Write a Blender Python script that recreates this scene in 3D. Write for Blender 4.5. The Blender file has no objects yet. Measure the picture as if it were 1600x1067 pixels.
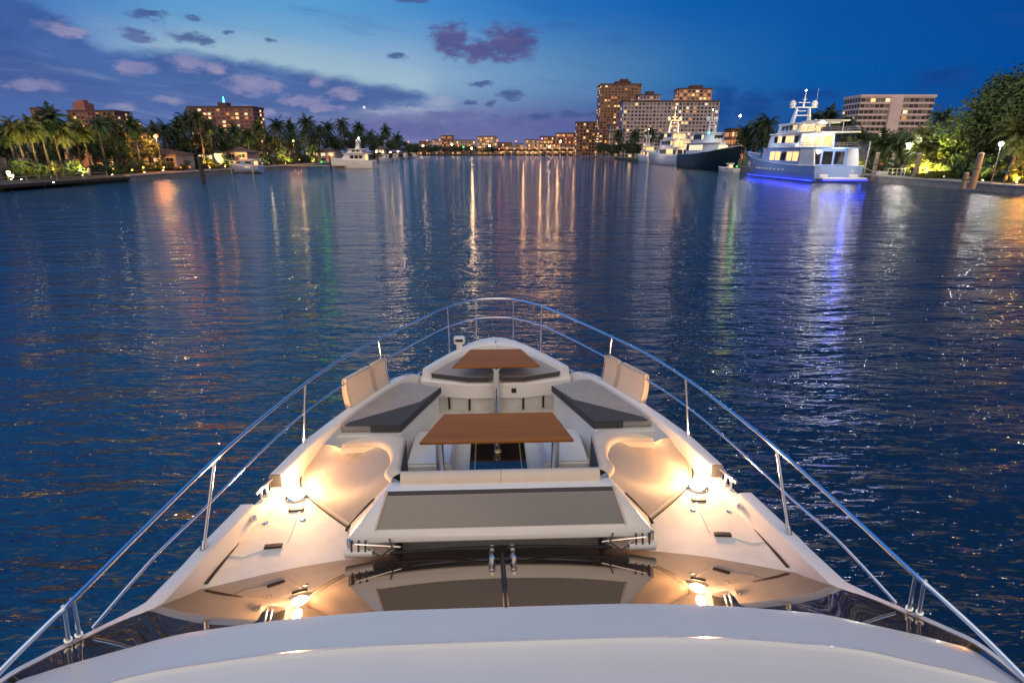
import bpy, bmesh, math, random
from mathutils import Vector, Matrix
R = math.radians
rnd = random.Random(7)
SC = bpy.context.scene
COL = SC.collection
# ------------------------------------------------------------------ camera
F_PX, CAM_H = 880.0, 5.8                      # focal length in 1600 px units, eye height above the water
PITCH = math.atan(297 / F_PX)
cam = bpy.data.cameras.new('camera'); cam_o = bpy.data.objects.new('camera', cam); COL.objects.link(cam_o)
cam.sensor_width = 36; cam.lens = 36 * F_PX / 1600; cam.clip_start = 0.05; cam.clip_end = 20000
cam_o.location = (0, 0, CAM_H); cam_o.rotation_euler = (R(90) - PITCH, 0, 0)
SC.camera = cam_o
SC.render.engine = 'CYCLES'
SC.cycles.use_denoising = True
SC.cycles.max_bounces = 7; SC.cycles.diffuse_bounces = 3; SC.cycles.glossy_bounces = 4; SC.cycles.transmission_bounces = 4
SC.cycles.sample_clamp_indirect = 6.0
SC.cycles.caustics_reflective = False; SC.cycles.caustics_refractive = False
SC.view_settings.view_transform = 'Standard'; SC.view_settings.look = 'None'
SC.view_settings.exposure = 0.0; SC.view_settings.gamma = 1.0
# ------------------------------------------------------------------ node helper
class NT:
    def __init__(s, tree): s.t = tree; s.n = tree.nodes; s.l = tree.links
    def put(s, sock, v):
        if v is None: return
        if isinstance(v, bpy.types.NodeSocket): s.l.new(v, sock)
        else: sock.default_value = v
    def node(s, typ, **kw):
        n = s.n.new(typ)
        for k, v in kw.items(): setattr(n, k, v)
        return n
    def m(s, op, a, b=None, c=None, clamp=False):
        n = s.node('ShaderNodeMath', operation=op, use_clamp=clamp)
        s.put(n.inputs[0], a); s.put(n.inputs[1], b); s.put(n.inputs[2], c)
        return n.outputs[0]
    def sstep(s, v, lo, hi, a=0.0, b=1.0):
        n = s.node('ShaderNodeMapRange', interpolation_type='SMOOTHSTEP')
        for i, x in enumerate((v, lo, hi, a, b)): s.put(n.inputs[i], x)
        return n.outputs[0]
    def mix(s, f, a, b):
        n = s.node('ShaderNodeMix', data_type='RGBA')
        s.put(n.inputs[0], f); s.put(n.inputs[6], a); s.put(n.inputs[7], b)
        return n.outputs[2]
    def ramp(s, f, stops, interp='LINEAR'):
        n = s.node('ShaderNodeValToRGB'); cr = n.color_ramp; cr.interpolation = interp
        stops = sorted(stops, key=lambda q: q[0])
        while len(cr.elements) < len(stops): cr.elements.new(0.5)
        for e, (p, c) in zip(cr.elements, stops):
            e.position = p
        for e, (p, c) in zip(cr.elements, stops):
            e.color = c if len(c) == 4 else (*c, 1)
        s.put(n.inputs[0], f)
        return n.outputs[0]
    def noise(s, vec, scale, detail=3.0, rough=0.55, dist=0.0, out=0):
        n = s.node('ShaderNodeTexNoise')
        s.put(n.inputs['Vector'], vec); n.inputs['Scale'].default_value = scale
        n.inputs['Detail'].default_value = detail; n.inputs['Roughness'].default_value = rough
        n.inputs['Distortion'].default_value = dist
        return n.outputs[out]
def lin(r, g, b):
    def f(c):
        c /= 255.0
        return c / 12.92 if c <= 0.04045 else ((c + 0.055) / 1.055) ** 2.4
    return (f(r), f(g), f(b), 1)
def ray(px, py):
    x = (px - 800) / F_PX; y = (533.5 - py) / F_PX
    return Vector((x, math.cos(PITCH) + y * math.sin(PITCH), -math.sin(PITCH) + y * math.cos(PITCH)))
def azel(px, py):
    d = ray(px, py).normalized()
    return math.atan2(d.x, d.y), math.asin(d.z)
# ------------------------------------------------------------------ world: dusk sky
SUN_EL, SUN_AZ = R(14), R(190)                # soft afterglow from high behind the camera
w = bpy.data.worlds.new('World'); SC.world = w; w.use_nodes = True
T = NT(w.node_tree); T.n.clear()
out = T.node('ShaderNodeOutputWorld'); bg = T.node('ShaderNodeBackground'); T.l.new(bg.outputs[0], out.inputs[0])
tc = T.node('ShaderNodeTexCoord'); DIR = tc.outputs['Generated']
sx = T.node('ShaderNodeSeparateXYZ'); T.l.new(DIR, sx.inputs[0])
AZ0 = T.m('ARCTAN2', sx.outputs[0], sx.outputs[1]); EL0 = T.m('ARCSINE', sx.outputs[2])
azn = T.m('MULTIPLY_ADD', AZ0, 0.5, 0.5)
def A(px): return azel(px, 180)[0] * 0.5 + 0.5
def band(stops): return T.ramp(azn, [(A(p), lin(*c)) for p, c in stops])
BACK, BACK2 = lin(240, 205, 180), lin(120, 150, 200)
top = band([(0, (40, 88, 168)), (150, (66, 128, 196)), (300, (86, 152, 206)), (520, (86, 156, 210)), (700, (62, 134, 200)), (860, (34, 112, 186)), (1050, (8, 92, 172)), (1300, (0, 80, 160)), (1600, (0, 70, 148))])
mid = band([(0, (84, 110, 176)), (250, (120, 160, 200)), (420, (146, 180, 204)), (640, (146, 178, 206)), (780, (112, 154, 194)), (920, (84, 132, 180)), (1080, (40, 108, 172)), (1250, (6, 88, 164)), (1600, (0, 74, 152))])
low = band([(0, (94, 116, 172)), (300, (104, 118, 168)), (600, (112, 118, 164)), (760, (108, 114, 164)), (900, (86, 100, 156)), (1050, (52, 92, 152)), (1250, (28, 82, 152)), (1600, (10, 72, 146))])
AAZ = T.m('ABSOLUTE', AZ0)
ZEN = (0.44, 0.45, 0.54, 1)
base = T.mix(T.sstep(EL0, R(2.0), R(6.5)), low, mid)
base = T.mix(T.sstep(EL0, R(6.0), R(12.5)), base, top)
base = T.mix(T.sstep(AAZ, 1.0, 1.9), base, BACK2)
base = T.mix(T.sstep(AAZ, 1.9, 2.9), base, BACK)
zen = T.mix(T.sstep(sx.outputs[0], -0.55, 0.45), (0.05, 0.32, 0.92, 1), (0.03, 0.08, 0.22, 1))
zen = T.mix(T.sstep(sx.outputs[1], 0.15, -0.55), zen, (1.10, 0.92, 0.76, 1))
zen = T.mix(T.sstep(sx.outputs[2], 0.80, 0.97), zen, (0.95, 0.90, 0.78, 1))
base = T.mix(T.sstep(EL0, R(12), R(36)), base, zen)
# clouds: noise-warped shapes in azimuth and elevation
vs = T.node('ShaderNodeVectorMath', operation='MULTIPLY'); T.l.new(DIR, vs.inputs[0]); vs.inputs[1].default_value = (1, 1, 2.4)
nz = T.noise(vs.outputs[0], 26, 5, 0.62); nz2 = T.noise(vs.outputs[0], 9, 4, 0.6)
nzc = T.node('ShaderNodeTexNoise'); T.l.new(vs.outputs[0], nzc.inputs['Vector']); nzc.inputs['Scale'].default_value = 46; nzc.inputs['Detail'].default_value = 7; nzc.inputs['Roughness'].default_value = 0.62
AZ = T.m('MULTIPLY_ADD', T.m('SUBTRACT', nz2, 0.5), 0.05, AZ0)
EL = T.m('MULTIPLY_ADD', T.m('SUBTRACT', nz, 0.5), 0.022, EL0)
def curve(pts):
    pts = [(A(p), azel(p, y)[1]) for p, y in pts]
    n = T.node('ShaderNodeValToRGB'); cr = n.color_ramp; cr.interpolation = 'LINEAR'
    while len(cr.elements) < len(pts): cr.elements.new(0.5)
    for e, (p, v) in zip(cr.elements, pts): e.position = p
    for e, (p, v) in zip(cr.elements, pts): q = max(0, v / 0.5 + 0.2); e.color = (q, q, q, 1)
    T.put(n.inputs[0], T.m('MULTIPLY_ADD', AZ, 0.5, 0.5))
    return T.m('MULTIPLY', T.m('SUBTRACT', n.outputs[0], 0.2), 0.5)
up_e = curve([(-500, -120), (-20, -40), (60, -8), (110, 12), (150, 42), (172, 66), (200, 78), (300, 80), (400, 92), (500, 112), (580, 128), (660, 142), (690, 152), (694, 250)])
lo_e = curve([(-500, 230), (300, 215), (480, 186), (560, 176), (620, 172), (664, 164), (690, 154), (694, 150)])
gate = T.sstep(AZ, azel(700, 150)[0], azel(655, 150)[0])
edge = T.m('SUBTRACT', up_e, EL)
mask = T.m('MULTIPLY', T.m('MULTIPLY', gate, T.sstep(edge, -0.006, 0.014)), T.sstep(T.m('SUBTRACT', EL, lo_e), -0.012, 0.016))
slate = T.mix(T.sstep(EL0, R(2.5), R(9)), lin(76, 100, 158), lin(50, 84, 148))
slate = T.mix(T.m('MULTIPLY', T.m('SUBTRACT', nz2, 0.42), 2.2, clamp=True), slate, lin(74, 112, 178))
rim = T.m('MULTIPLY', T.m('MULTIPLY', gate, T.sstep(edge, -0.05, -0.002)), T.sstep(edge, 0.012, -0.004))
base = T.mix(T.m('MULTIPLY', rim, T.sstep(AZ0, -0.62, -0.45, 0.0, 0.5)), base, lin(168, 194, 206))
base = T.mix(T.m('MULTIPLY', mask, 0.93), base, slate)
def blobs(items):
    best = None
    for px, py, rx, ry in items:
        a, e = azel(px, py); a2, e2 = azel(px + rx, py)
        ra = max(abs(a2 - a), 1e-4); re = ry / 960.0
        u = T.m('MULTIPLY', T.m('SUBTRACT', AZ, a), 1 / ra); v = T.m('MULTIPLY', T.m('SUBTRACT', EL, e), 1 / re)
        d = T.m('ADD', T.m('MULTIPLY', u, u), T.m('MULTIPLY', v, v))
        best = d if best is None else T.m('MINIMUM', best, d)
    d = T.m('SQRT', best)
    return T.m('ADD', d, T.m('MULTIPLY', T.m('SUBTRACT', nzc.outputs[0], 0.5), 2.0))
def layer(base, items, c1, c2, soft=0.45, amt=1.0):
    d = blobs(items)
    col = T.mix(T.m('MULTIPLY_ADD', T.m('SUBTRACT', nz, 0.5), 2.2, 0.5, clamp=True), lin(*c1), lin(*c2))
    return T.mix(T.sstep(d, 1.0 + soft * 0.5, 1.0 - soft, 0.0, amt), base, col)
base = layer(base, [(600, 205, 210, 16), (820, 192, 90, 16), (905, 190, 40, 14), (700, 178, 60, 8)], (82, 94, 152), (104, 108, 162), 0.8, 0.7)
base = layer(base, [(1128, 165, 26, 34), (1175, 168, 34, 20), (1255, 150, 55, 9), (1480, 122, 60, 16), (1010, 205, 60, 10)], (14, 62, 132), (24, 74, 146), 0.8, 0.8)
base = layer(base, [(398, 133, 48, 15), (215, 108, 30, 9), (300, 100, 34, 9), (335, 108, 20, 8), (98, 46, 34, 9), (45, 134, 46, 8), (470, 158, 36, 8), (535, 146, 30, 9), (494, 131, 15, 8), (265, 157, 26, 6), (400, 176, 46, 8), (190, 166, 22, 5), (505, 168, 30, 6)], (116, 124, 174), (160, 154, 186), 0.6, 0.85)
base = layer(base, [(704, 64, 30, 24), (752, 78, 40, 16), (794, 68, 46, 26)], (62, 78, 138), (98, 86, 136), 0.55, 0.92)
base = layer(base, [(797, 149, 22, 7), (745, 131, 20, 3.5), (738, 162, 12, 4), (768, 162, 9, 4), (846, 183, 22, 5), (290, 60, 30, 7), (318, 66, 16, 6), (350, 49, 13, 3), (302, 26, 12, 4), (432, 65, 12, 4), (232, 24, 32, 5), (200, 52, 26, 7), (216, 62, 18, 6), (618, 88, 16, 4), (648, 2, 26, 4), (910, 178, 40, 5)], (58, 84, 142), (78, 98, 150), 0.6, 0.85)
base = layer(base, [(655, 170, 62, 6), (610, 176, 60, 5), (690, 160, 26, 7)], (150, 164, 198), (158, 170, 196), 0.9, 0.75)
vw = T.node('ShaderNodeCombineXYZ'); T.l.new(T.m('MULTIPLY', T.m('ADD', AZ0, T.m('MULTIPLY', EL0, 1.3)), 5.0), vw.inputs[0]); T.l.new(T.m('MULTIPLY', T.m('ADD', EL0, T.m('MULTIPLY', AZ0, 0.08)), 34.0), vw.inputs[1])
wisp = T.noise(vw.outputs[0], 1.0, 7, 0.62, 0.6)
wl = T.m('MULTIPLY', T.sstep(wisp, 0.52, 0.78), T.m('MULTIPLY', T.sstep(AZ0, 0.35, -0.25), T.sstep(EL0, R(18), R(9))))
base = T.mix(T.m('MULTIPLY', wl, 0.26), base, lin(170, 180, 206))
wd_ = T.m('MULTIPLY', T.sstep(wisp, 0.46, 0.24), T.sstep(EL0, R(18), R(9)))
base = T.mix(T.m('MULTIPLY', wd_, 0.30), base, lin(46, 76, 142))
# one bright planet low on the left
pa, pe = azel(569, 168)
pd = T.m('SQRT', T.m('ADD', T.m('POWER', T.m('SUBTRACT', AZ0, pa), 2), T.m('POWER', T.m('SUBTRACT', EL0, pe), 2)))
base = T.mix(T.sstep(pd, 0.0026, 0.0012), base, (1.0, 1.0, 1.0, 1))
sky = T.node('ShaderNodeTexSky', sky_type='NISHITA', sun_disc=False); sky.sun_elevation = R(-2.5); sky.sun_rotation = SUN_AZ
add = T.node('ShaderNodeMix', data_type='RGBA', blend_type='ADD'); add.inputs[0].default_value = 0.02
T.l.new(base, add.inputs[6]); T.l.new(sky.outputs[0], add.inputs[7])
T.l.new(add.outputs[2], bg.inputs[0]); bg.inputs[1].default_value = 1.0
w.cycles.sampling_method = 'MANUAL'; w.cycles.sample_map_resolution = 1024
# weak, wide afterglow (the sun itself has set behind the camera)
sun = bpy.data.lights.new('afterglow', 'SUN'); sun.energy = 0.6; sun.angle = R(40); sun.color = (1.0, 0.72, 0.50)
sun_o = bpy.data.objects.new('afterglow', sun); COL.objects.link(sun_o)
sd = Vector((math.sin(SUN_AZ) * math.cos(SUN_EL), math.cos(SUN_AZ) * math.cos(SUN_EL), math.sin(SUN_EL)))
sun_o.rotation_euler = sd.to_track_quat('Z', 'Y').to_euler(); sun_o.location = (0, -20, 40)

# ------------------------------------------------------------------ mesh helper
class MB:
    def __init__(s): s.v = []; s.f = []; s.mi = []
    def add(s, vs, fs, mi=0):
        o = len(s.v); s.v += [tuple(v) for v in vs]
        for f in fs: s.f.append(tuple(i + o for i in f)); s.mi.append(mi)
        return s
    def box(s, c, d, rz=0.0, mi=0, rx=0.0):
        x, y, z = d[0] / 2, d[1] / 2, d[2] / 2
        M = Matrix.Translation(c) @ Matrix.Rotation(rz, 4, 'Z') @ Matrix.Rotation(rx, 4, 'X')
        vs = [M @ Vector((i * x, j * y, k * z)) for i in (-1, 1) for j in (-1, 1) for k in (-1, 1)]
        return s.add(vs, [(0, 1, 3, 2), (4, 6, 7, 5), (0, 4, 5, 1), (2, 3, 7, 6), (0, 2, 6, 4), (1, 5, 7, 3)], mi)
    def prism(s, poly, z0, z1, top=None, mi=0, mi_top=None):
        n = len(poly); top = top or poly
        g = lambda p, z: (p[0], p[1], p[2] if len(p) > 2 else z)
        vs = [g(p, z0) for p in poly] + [g(p, z1) for p in top]
        ar = sum(poly[i][0] * poly[(i + 1) % n][1] - poly[(i + 1) % n][0] * poly[i][1] for i in range(n))
        if ar < 0:
            vs = [g(p, z0) for p in reversed(poly)] + [g(p, z1) for p in reversed(top)]
        s.add(vs, [tuple(range(n - 1, -1, -1))] + [(i, (i + 1) % n, n + (i + 1) % n, n + i) for i in range(n)], mi)
        o = len(s.v) - 2 * n
        s.f.append(tuple(o + n + i for i in range(n))); s.mi.append(mi if mi_top is None else mi_top)
        return s
    def loft(s, rings, closed=False, cap=False, mi=0):
        n = len(rings[0]); vs = [p for r in rings for p in r]; fs = []
        for i in range(len(rings) - 1):
            for j in range(n if closed else n - 1):
                k = (j + 1) % n
                fs.append((i * n + j, i * n + k, (i + 1) * n + k, (i + 1) * n + j))
        if cap: fs += [tuple(range(n - 1, -1, -1)), tuple((len(rings) - 1) * n + i for i in range(n))]
        return s.add(vs, fs, mi)
    def tube(s, path, r, n=8, mi=0, cap=True):
        P = [Vector(p) for p in path]; rings = []
        rr = r if isinstance(r, (list, tuple)) else [r] * len(P)
        t0 = None; u = None
        for i, p in enumerate(P):
            t = ((P[min(i + 1, len(P) - 1)] - P[max(i - 1, 0)])).normalized()
            if u is None:
                a = Vector((0, 0, 1)) if abs(t.z) < 0.9 else Vector((1, 0, 0)); u = t.cross(a).normalized()
            else:
                u = (u - t * u.dot(t)).normalized()
            vv = t.cross(u)
            rings.append([p + (u * math.cos(q) + vv * math.sin(q)) * rr[i] for q in (2 * math.pi * k / n for k in range(n))])
        return s.loft(rings, True, cap, mi)
    def lathe(s, c, prof, n=16, mi=0):
        rings = [[(c[0] + r * math.cos(2 * math.pi * k / n), c[1] + r * math.sin(2 * math.pi * k / n), c[2] + z) for k in range(n)] for r, z in prof]
        return s.loft(rings, True, True, mi)
    def ball(s, c, r, n=10, mi=0, sc=(1, 1, 1)):
        m = max(4, n // 2)
        rings = [[(c[0] + sc[0] * r * math.sin(math.pi * i / m) * math.cos(2 * math.pi * k / n), c[1] + sc[1] * r * math.sin(math.pi * i / m) * math.sin(2 * math.pi * k / n), c[2] - sc[2] * r * math.cos(math.pi * i / m)) for k in range(n)] for i in range(m + 1)]
        rings[0] = [(c[0], c[1], c[2] - sc[2] * r)] * n; rings[-1] = [(c[0], c[1], c[2] + sc[2] * r)] * n
        return s.loft(rings, True, False, mi)
    def mesh(s, name, mats, smooth=False, merge=False):
        me = bpy.data.meshes.new(name); me.from_pydata(s.v, [], s.f)
        for m in (mats if isinstance(mats, (list, tuple)) else [mats]): me.materials.append(m)
        me.polygons.foreach_set('material_index', s.mi)
        if merge or smooth:
            b = bmesh.new(); b.from_mesh(me); bmesh.ops.remove_doubles(b, verts=b.verts, dist=1e-4)
            bmesh.ops.recalc_face_normals(b, faces=b.faces); b.to_mesh(me); b.free()
        if smooth:
            me.polygons.foreach_set('use_smooth', [True] * len(me.polygons)); me.set_sharp_from_angle(angle=R(smooth if smooth is not True else 40))
        me.update(); return me
    def build(s, name, mats, parent=None, smooth=False, bevel=0.0, merge=False):
        o = bpy.data.objects.new(name, s.mesh(name, mats, smooth, merge or bevel > 0)); COL.objects.link(o)
        if parent: o.parent = parent
        if bevel:
            md = o.modifiers.new('bevel', 'BEVEL'); md.width = bevel; md.segments = 3; md.limit_method = 'ANGLE'; md.angle_limit = R(35)
            o.data.polygons.foreach_set('use_smooth', [True] * len(o.data.polygons))
            o.data.set_sharp_from_angle(angle=R(50)); md.harden_normals = False
        return o
def tag(o, label=None, cat=None, group=None, kind=None):
    if label: o['label'] = label
    if cat: o['category'] = cat
    if group: o['group'] = group
    if kind: o['kind'] = kind
    return o
def empty(name, loc=(0, 0, 0), rz=0.0, label=None, cat=None, group=None):
    o = bpy.data.objects.new(name, None); COL.objects.link(o); o.location = loc; o.rotation_euler = (0, 0, rz); o.empty_display_size = 0.3
    return tag(o, label, cat, group)
def inst(name, me, parent=None, loc=(0, 0, 0), rz=0.0, sc=(1, 1, 1)):
    o = bpy.data.objects.new(name, me); COL.objects.link(o); o.location = loc; o.rotation_euler = (0, 0, rz); o.scale = sc
    if parent: o.parent = parent
    return o
def copy_tree(o, parent=None):
    c = o.copy(); COL.objects.link(c)
    if parent: c.parent = parent
    for ch in list(o.children): copy_tree(ch, c)
    return c
def xat(px, Y, z=0.0):                         # real-world x of something Y metres ahead seen under column px
    depth = Y * math.cos(PITCH) - (z - CAM_H) * math.sin(PITCH)
    return (px - 800) / F_PX * depth
def zat(py, Y):                                # height of something Y metres ahead seen on row py
    d = ray(800, py); return CAM_H + d.z / d.y * Y
def catmull(P, n=8):
    P = [Vector(p) for p in P]; o = []
    for i in range(len(P) - 1):
        a, b, c, d = P[max(i - 1, 0)], P[i], P[i + 1], P[min(i + 2, len(P) - 1)]
        for k in range(n):
            t = k / n
            o.append(0.5 * ((2 * b) + (c - a) * t + (2 * a - 5 * b + 4 * c - d) * t * t + (3 * b - a - 3 * c + d) * t ** 3))
    return o + [P[-1]]
def interp(tab, x):
    if x <= tab[0][0]: return tab[0][1]
    for (a, va), (b, vb) in zip(tab, tab[1:]):
        if x <= b: return va + (vb - va) * (x - a) / (b - a)
    return tab[-1][1]
# ------------------------------------------------------------------ materials
def mat(name, col, rough=0.5, metal=0.0, var=0.0, vscale=6.0, bump=0.0, bscale=40.0, coat=0.0, ior=1.5, emit=None, estr=0.0, stretch=None):
    m = bpy.data.materials.new(name); m.use_nodes = True; t = NT(m.node_tree)
    b = t.n['Principled BSDF']; c = (*col[:3], 1)
    b.inputs['Base Color'].default_value = c; b.inputs['Roughness'].default_value = rough; b.inputs['Metallic'].default_value = metal
    b.inputs['IOR'].default_value = ior; b.inputs['Coat Weight'].default_value = coat; b.inputs['Coat Roughness'].default_value = 0.06
    if var or bump:
        g = t.node('ShaderNodeTexCoord'); vec = g.outputs['Object']
        if stretch:
            mp = t.node('ShaderNodeMapping'); mp.inputs['Scale'].default_value = stretch; t.l.new(vec, mp.inputs[0]); vec = mp.outputs[0]
        if var:
            nn = t.noise(vec, vscale, 5, 0.6)
            lo = tuple(max(0, x * (1 - var)) for x in col[:3]); hi = tuple(min(1, x * (1 + var)) for x in col[:3])
            t.l.new(t.ramp(nn, [(0.3, lo), (0.7, hi)]), b.inputs['Base Color'])
            t.l.new(t.m('MULTIPLY_ADD', nn, 0.25 * rough + 0.02, rough * 0.86), b.inputs['Roughness'])
        if bump:
            bn = t.node('ShaderNodeBump'); bn.inputs['Strength'].default_value = 0.6; bn.inputs['Distance'].default_value = bump
            t.l.new(t.noise(vec, bscale, 4, 0.6), bn.inputs['Height']); t.l.new(bn.outputs[0], b.inputs['Normal'])
    if emit:
        b.inputs['Emission Color'].default_value = (*emit[:3], 1); b.inputs['Emission Strength'].default_value = estr
    return m
def glow(name, col, s): return mat(name, (0.02, 0.02, 0.02), 0.4, emit=col, estr=s)
M = {}
M['gel'] = mat('white_gelcoat', (0.78, 0.77, 0.76), 0.22, var=0.03, vscale=3, coat=0.4)
M['roof'] = mat('roof_gelcoat', (0.72, 0.705, 0.675), 0.16, var=0.02, vscale=2, coat=0.6)
M['nonskid'] = mat('nonskid_deck', (0.70, 0.68, 0.65), 0.6, var=0.09, vscale=5, bump=0.004, bscale=150)
M['fabric'] = mat('light_grey_fabric', (0.33, 0.31, 0.31), 0.85, var=0.08, vscale=9, bump=0.002, bscale=180)
M['cream'] = mat('cream_leatherette', (0.66, 0.56, 0.46), 0.6, var=0.05, vscale=5, bump=0.002, bscale=120)
M['taupe'] = mat('taupe_leatherette', (0.42, 0.36, 0.315), 0.6, var=0.07, vscale=5, bump=0.002, bscale=140)
M['char'] = mat('charcoal_fabric', (0.06, 0.06, 0.065), 0.8, var=0.12, vscale=9, bump=0.002, bscale=180)
M['steel'] = mat('polished_steel', (0.82, 0.82, 0.84), 0.12, 1.0)
M['black'] = mat('black_rubber', (0.015, 0.015, 0.017), 0.5)
M['wglass'] = mat('tinted_windscreen', (0.035, 0.022, 0.016), 0.015, ior=5.0)
M['wglass'].node_tree.nodes['Principled BSDF'].inputs['Specular Tint'].default_value = (1.0, 0.88, 0.76, 1)
M['pglass'] = mat('smoked_panel_glass', (0.19, 0.195, 0.20), 0.16, ior=1.5)
M['hatch'] = mat('dark_hatch_glass', (0.01, 0.01, 0.01), 0.05, ior=1.7)
M['gold'] = mat('brass_trim', (0.75, 0.52, 0.22), 0.3, 1.0)
def teak():
    m = mat('varnished_teak', (0.25, 0.10, 0.04), 0.5, coat=0.0, ior=1.35); t = NT(m.node_tree); b = t.n['Principled BSDF']
    g = t.node('ShaderNodeTexCoord'); mp = t.node('ShaderNodeMapping'); mp.inputs['Scale'].default_value = (1.2, 26, 26); t.l.new(g.outputs['Object'], mp.inputs[0])
    n1 = t.noise(mp.outputs[0], 2.2, 6, 0.65, 0.6)
    t.l.new(t.ramp(n1, [(0.25, (0.14, 0.045, 0.006)), (0.5, (0.26, 0.092, 0.014)), (0.75, (0.36, 0.14, 0.024))]), b.inputs['Base Color'])
    sp = t.node('ShaderNodeSeparateXYZ'); t.l.new(g.outputs['Object'], sp.inputs[0])
    fr = t.m('FRACT', t.m('MULTIPLY', sp.outputs[1], 1 / 0.122)); ln = t.m('MULTIPLY', t.sstep(fr, 0.0, 0.03), t.sstep(fr, 1.0, 0.97))
    old = b.inputs['Base Color'].links[0].from_socket
    tone = t.noise(t.m('FLOOR', t.m('MULTIPLY', sp.outputs[1], 1 / 0.122)), 3.1, 0)
    t.l.new(t.mix(t.m('MULTIPLY_ADD', ln, 0.45, 0.55), (0.05, 0.018, 0.004, 1), t.mix(tone, old, (0.36, 0.13, 0.022, 1))), b.inputs['Base Color'])
    return m
M['teak'] = teak()
M['lampwarm'] = glow('warm_lens', (1.0, 0.74, 0.45), 90)
M['concrete'] = mat('seawall_concrete', (0.30, 0.28, 0.25), 0.8, var=0.25, vscale=0.8, bump=0.02, bscale=3)
M['cap'] = mat('quay_cap', (0.42, 0.38, 0.33), 0.75, var=0.15, vscale=0.6)
M['paving'] = mat('quay_paving', (0.34, 0.29, 0.24), 0.8, var=0.2, vscale=0.5)
M['grass'] = mat('lawn', (0.06, 0.10, 0.025), 0.9, var=0.35, vscale=0.7)
M['soil'] = mat('bank_ground', (0.06, 0.055, 0.035), 0.95, var=0.4, vscale=0.3)
M['wood'] = mat('weathered_piling', (0.26, 0.21, 0.165), 0.85, var=0.3, vscale=2.5, stretch=(4, 4, 0.5))
M['darkwood'] = mat('dark_dock_timber', (0.05, 0.045, 0.04), 0.9, var=0.3, vscale=2)
M['trunk'] = mat('palm_trunk', (0.12, 0.10, 0.075), 0.9, var=0.3, vscale=3, stretch=(1, 1, 4))
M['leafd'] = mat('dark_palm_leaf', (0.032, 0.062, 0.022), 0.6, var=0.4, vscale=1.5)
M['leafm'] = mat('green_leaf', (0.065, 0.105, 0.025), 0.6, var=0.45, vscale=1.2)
M['leafy'] = mat('yellow_lit_leaf', (0.115, 0.135, 0.028), 0.6, var=0.4, vscale=1.2)  # yellow of the garden lights put into the leaf colour
M['hullw'] = mat('yacht_white', (0.80, 0.80, 0.80), 0.25, coat=0.3)
M['hullg'] = mat('yacht_dark_green', (0.008, 0.022, 0.022), 0.15, coat=0.5)
M['hullb'] = mat('yacht_blue_and_blue_lit', (0.25, 0.37, 0.66), 0.25, coat=0.3)  # holds the waterline lights' blue on the big yacht; covered boat's own colour
M['ydark'] = mat('yacht_dark_glass', (0.01, 0.012, 0.016), 0.08, ior=1.6)
M['wlit'] = glow('lit_window_warm', (1.0, 0.58, 0.22), 1.6)
M['wlit2'] = glow('lit_window_pale', (1.0, 0.80, 0.50), 1.2)
M['wcurt'] = mat('curtained_window', (0.20, 0.17, 0.15), 0.4)
M['wlow'] = glow('lit_window_dim', (1.0, 0.42, 0.13), 0.7)
M['wdark'] = mat('dark_window', (0.02, 0.022, 0.03), 0.15)
M['sod'] = glow('sodium_lamp', (1.0, 0.24, 0.03), 2.4)
M['pathy'] = glow('yellow_path_lamp', (1.0, 0.62, 0.10), 4)
M['warm'] = glow('warm_lamp', (1.0, 0.58, 0.24), 55)
M['white'] = glow('white_lamp', (1.0, 0.90, 0.74), 70)
M['cyan'] = glow('cyan_lamp', (0.10, 0.85, 1.0), 4)
M['green'] = glow('green_lamp', (0.05, 1.0, 0.12), 3)
M['red'] = glow('red_lamp', (1.0, 0.14, 0.05), 3)
M['violet'] = glow('violet_lamp', (0.45, 0.2, 1.0), 5)
M['blue'] = glow('blue_underwater_lamp', (0.03, 0.06, 1.0), 2.5)
M['pole'] = mat('lamp_pole', (0.08, 0.08, 0.08), 0.5)
# ------------------------------------------------------------------ the yacht we stand on
boat = empty('motor_yacht', (0.078, 0, 0), math.atan(0.04), 'white motor yacht seen from its flybridge, teak tables and sunpads on the bow', 'yacht')
BT = [(-13, 2.6), (-8, 2.9), (0, 2.97), (2.5, 2.9), (3.1, 2.84), (3.56, 2.75), (4.2, 2.68), (4.9, 2.56), (5.4, 2.45), (6.0, 2.33), (6.9, 2.0), (7.6, 1.72), (8.2, 1.40), (8.8, 1.08), (9.26, 0.84), (9.55, 0.56), (9.72, 0.28), (9.79, 0.0)]
B = lambda y: interp(BT, y)
def mirror(pts): return [(-p[0],) + tuple(p[1:]) for p in pts]
ys = [-13, -10, -7, -4, -1, 1, 2.5, 3.1, 3.56, 4.2, 4.9, 5.4, 6, 6.5, 7, 7.6, 8.2, 8.8, 9.26, 9.55, 9.72, 9.79]
sheer = lambda y: interp([(0, 2.9), (2.5, 2.86), (3.56, 2.40), (4, 2.22), (8.2, 2.22), (9.8, 2.36)], y)
# hull
h = MB(); rings = []
for y in ys:
    b = max(B(y), 0.004); k = max(0.0, 1 - max(0, y + 2) / 11.0); z = sheer(y)
    yk = y - 0.0 if y < 6 else y - (y - 6) * 0.55
    prof = [(b, y, z), (b * 1.005, y, z - 0.12), (b * (0.90 + 0.08 * k), y - (y - yk) * .35, 1.35), (b * (0.62 + 0.34 * k), yk + (y - yk) * .3, 0.35), (b * (0.45 + 0.4 * k), yk, -0.1), (0, yk, -0.7)]
    rings.append(prof + [(-p[0], p[1], p[2]) for p in reversed(prof[:-1])])
h.loft(rings); h.f.append(tuple(range(len(rings[0])))); h.mi.append(0)
h.build('hull', M['gel'], boat, smooth=35)
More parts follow.
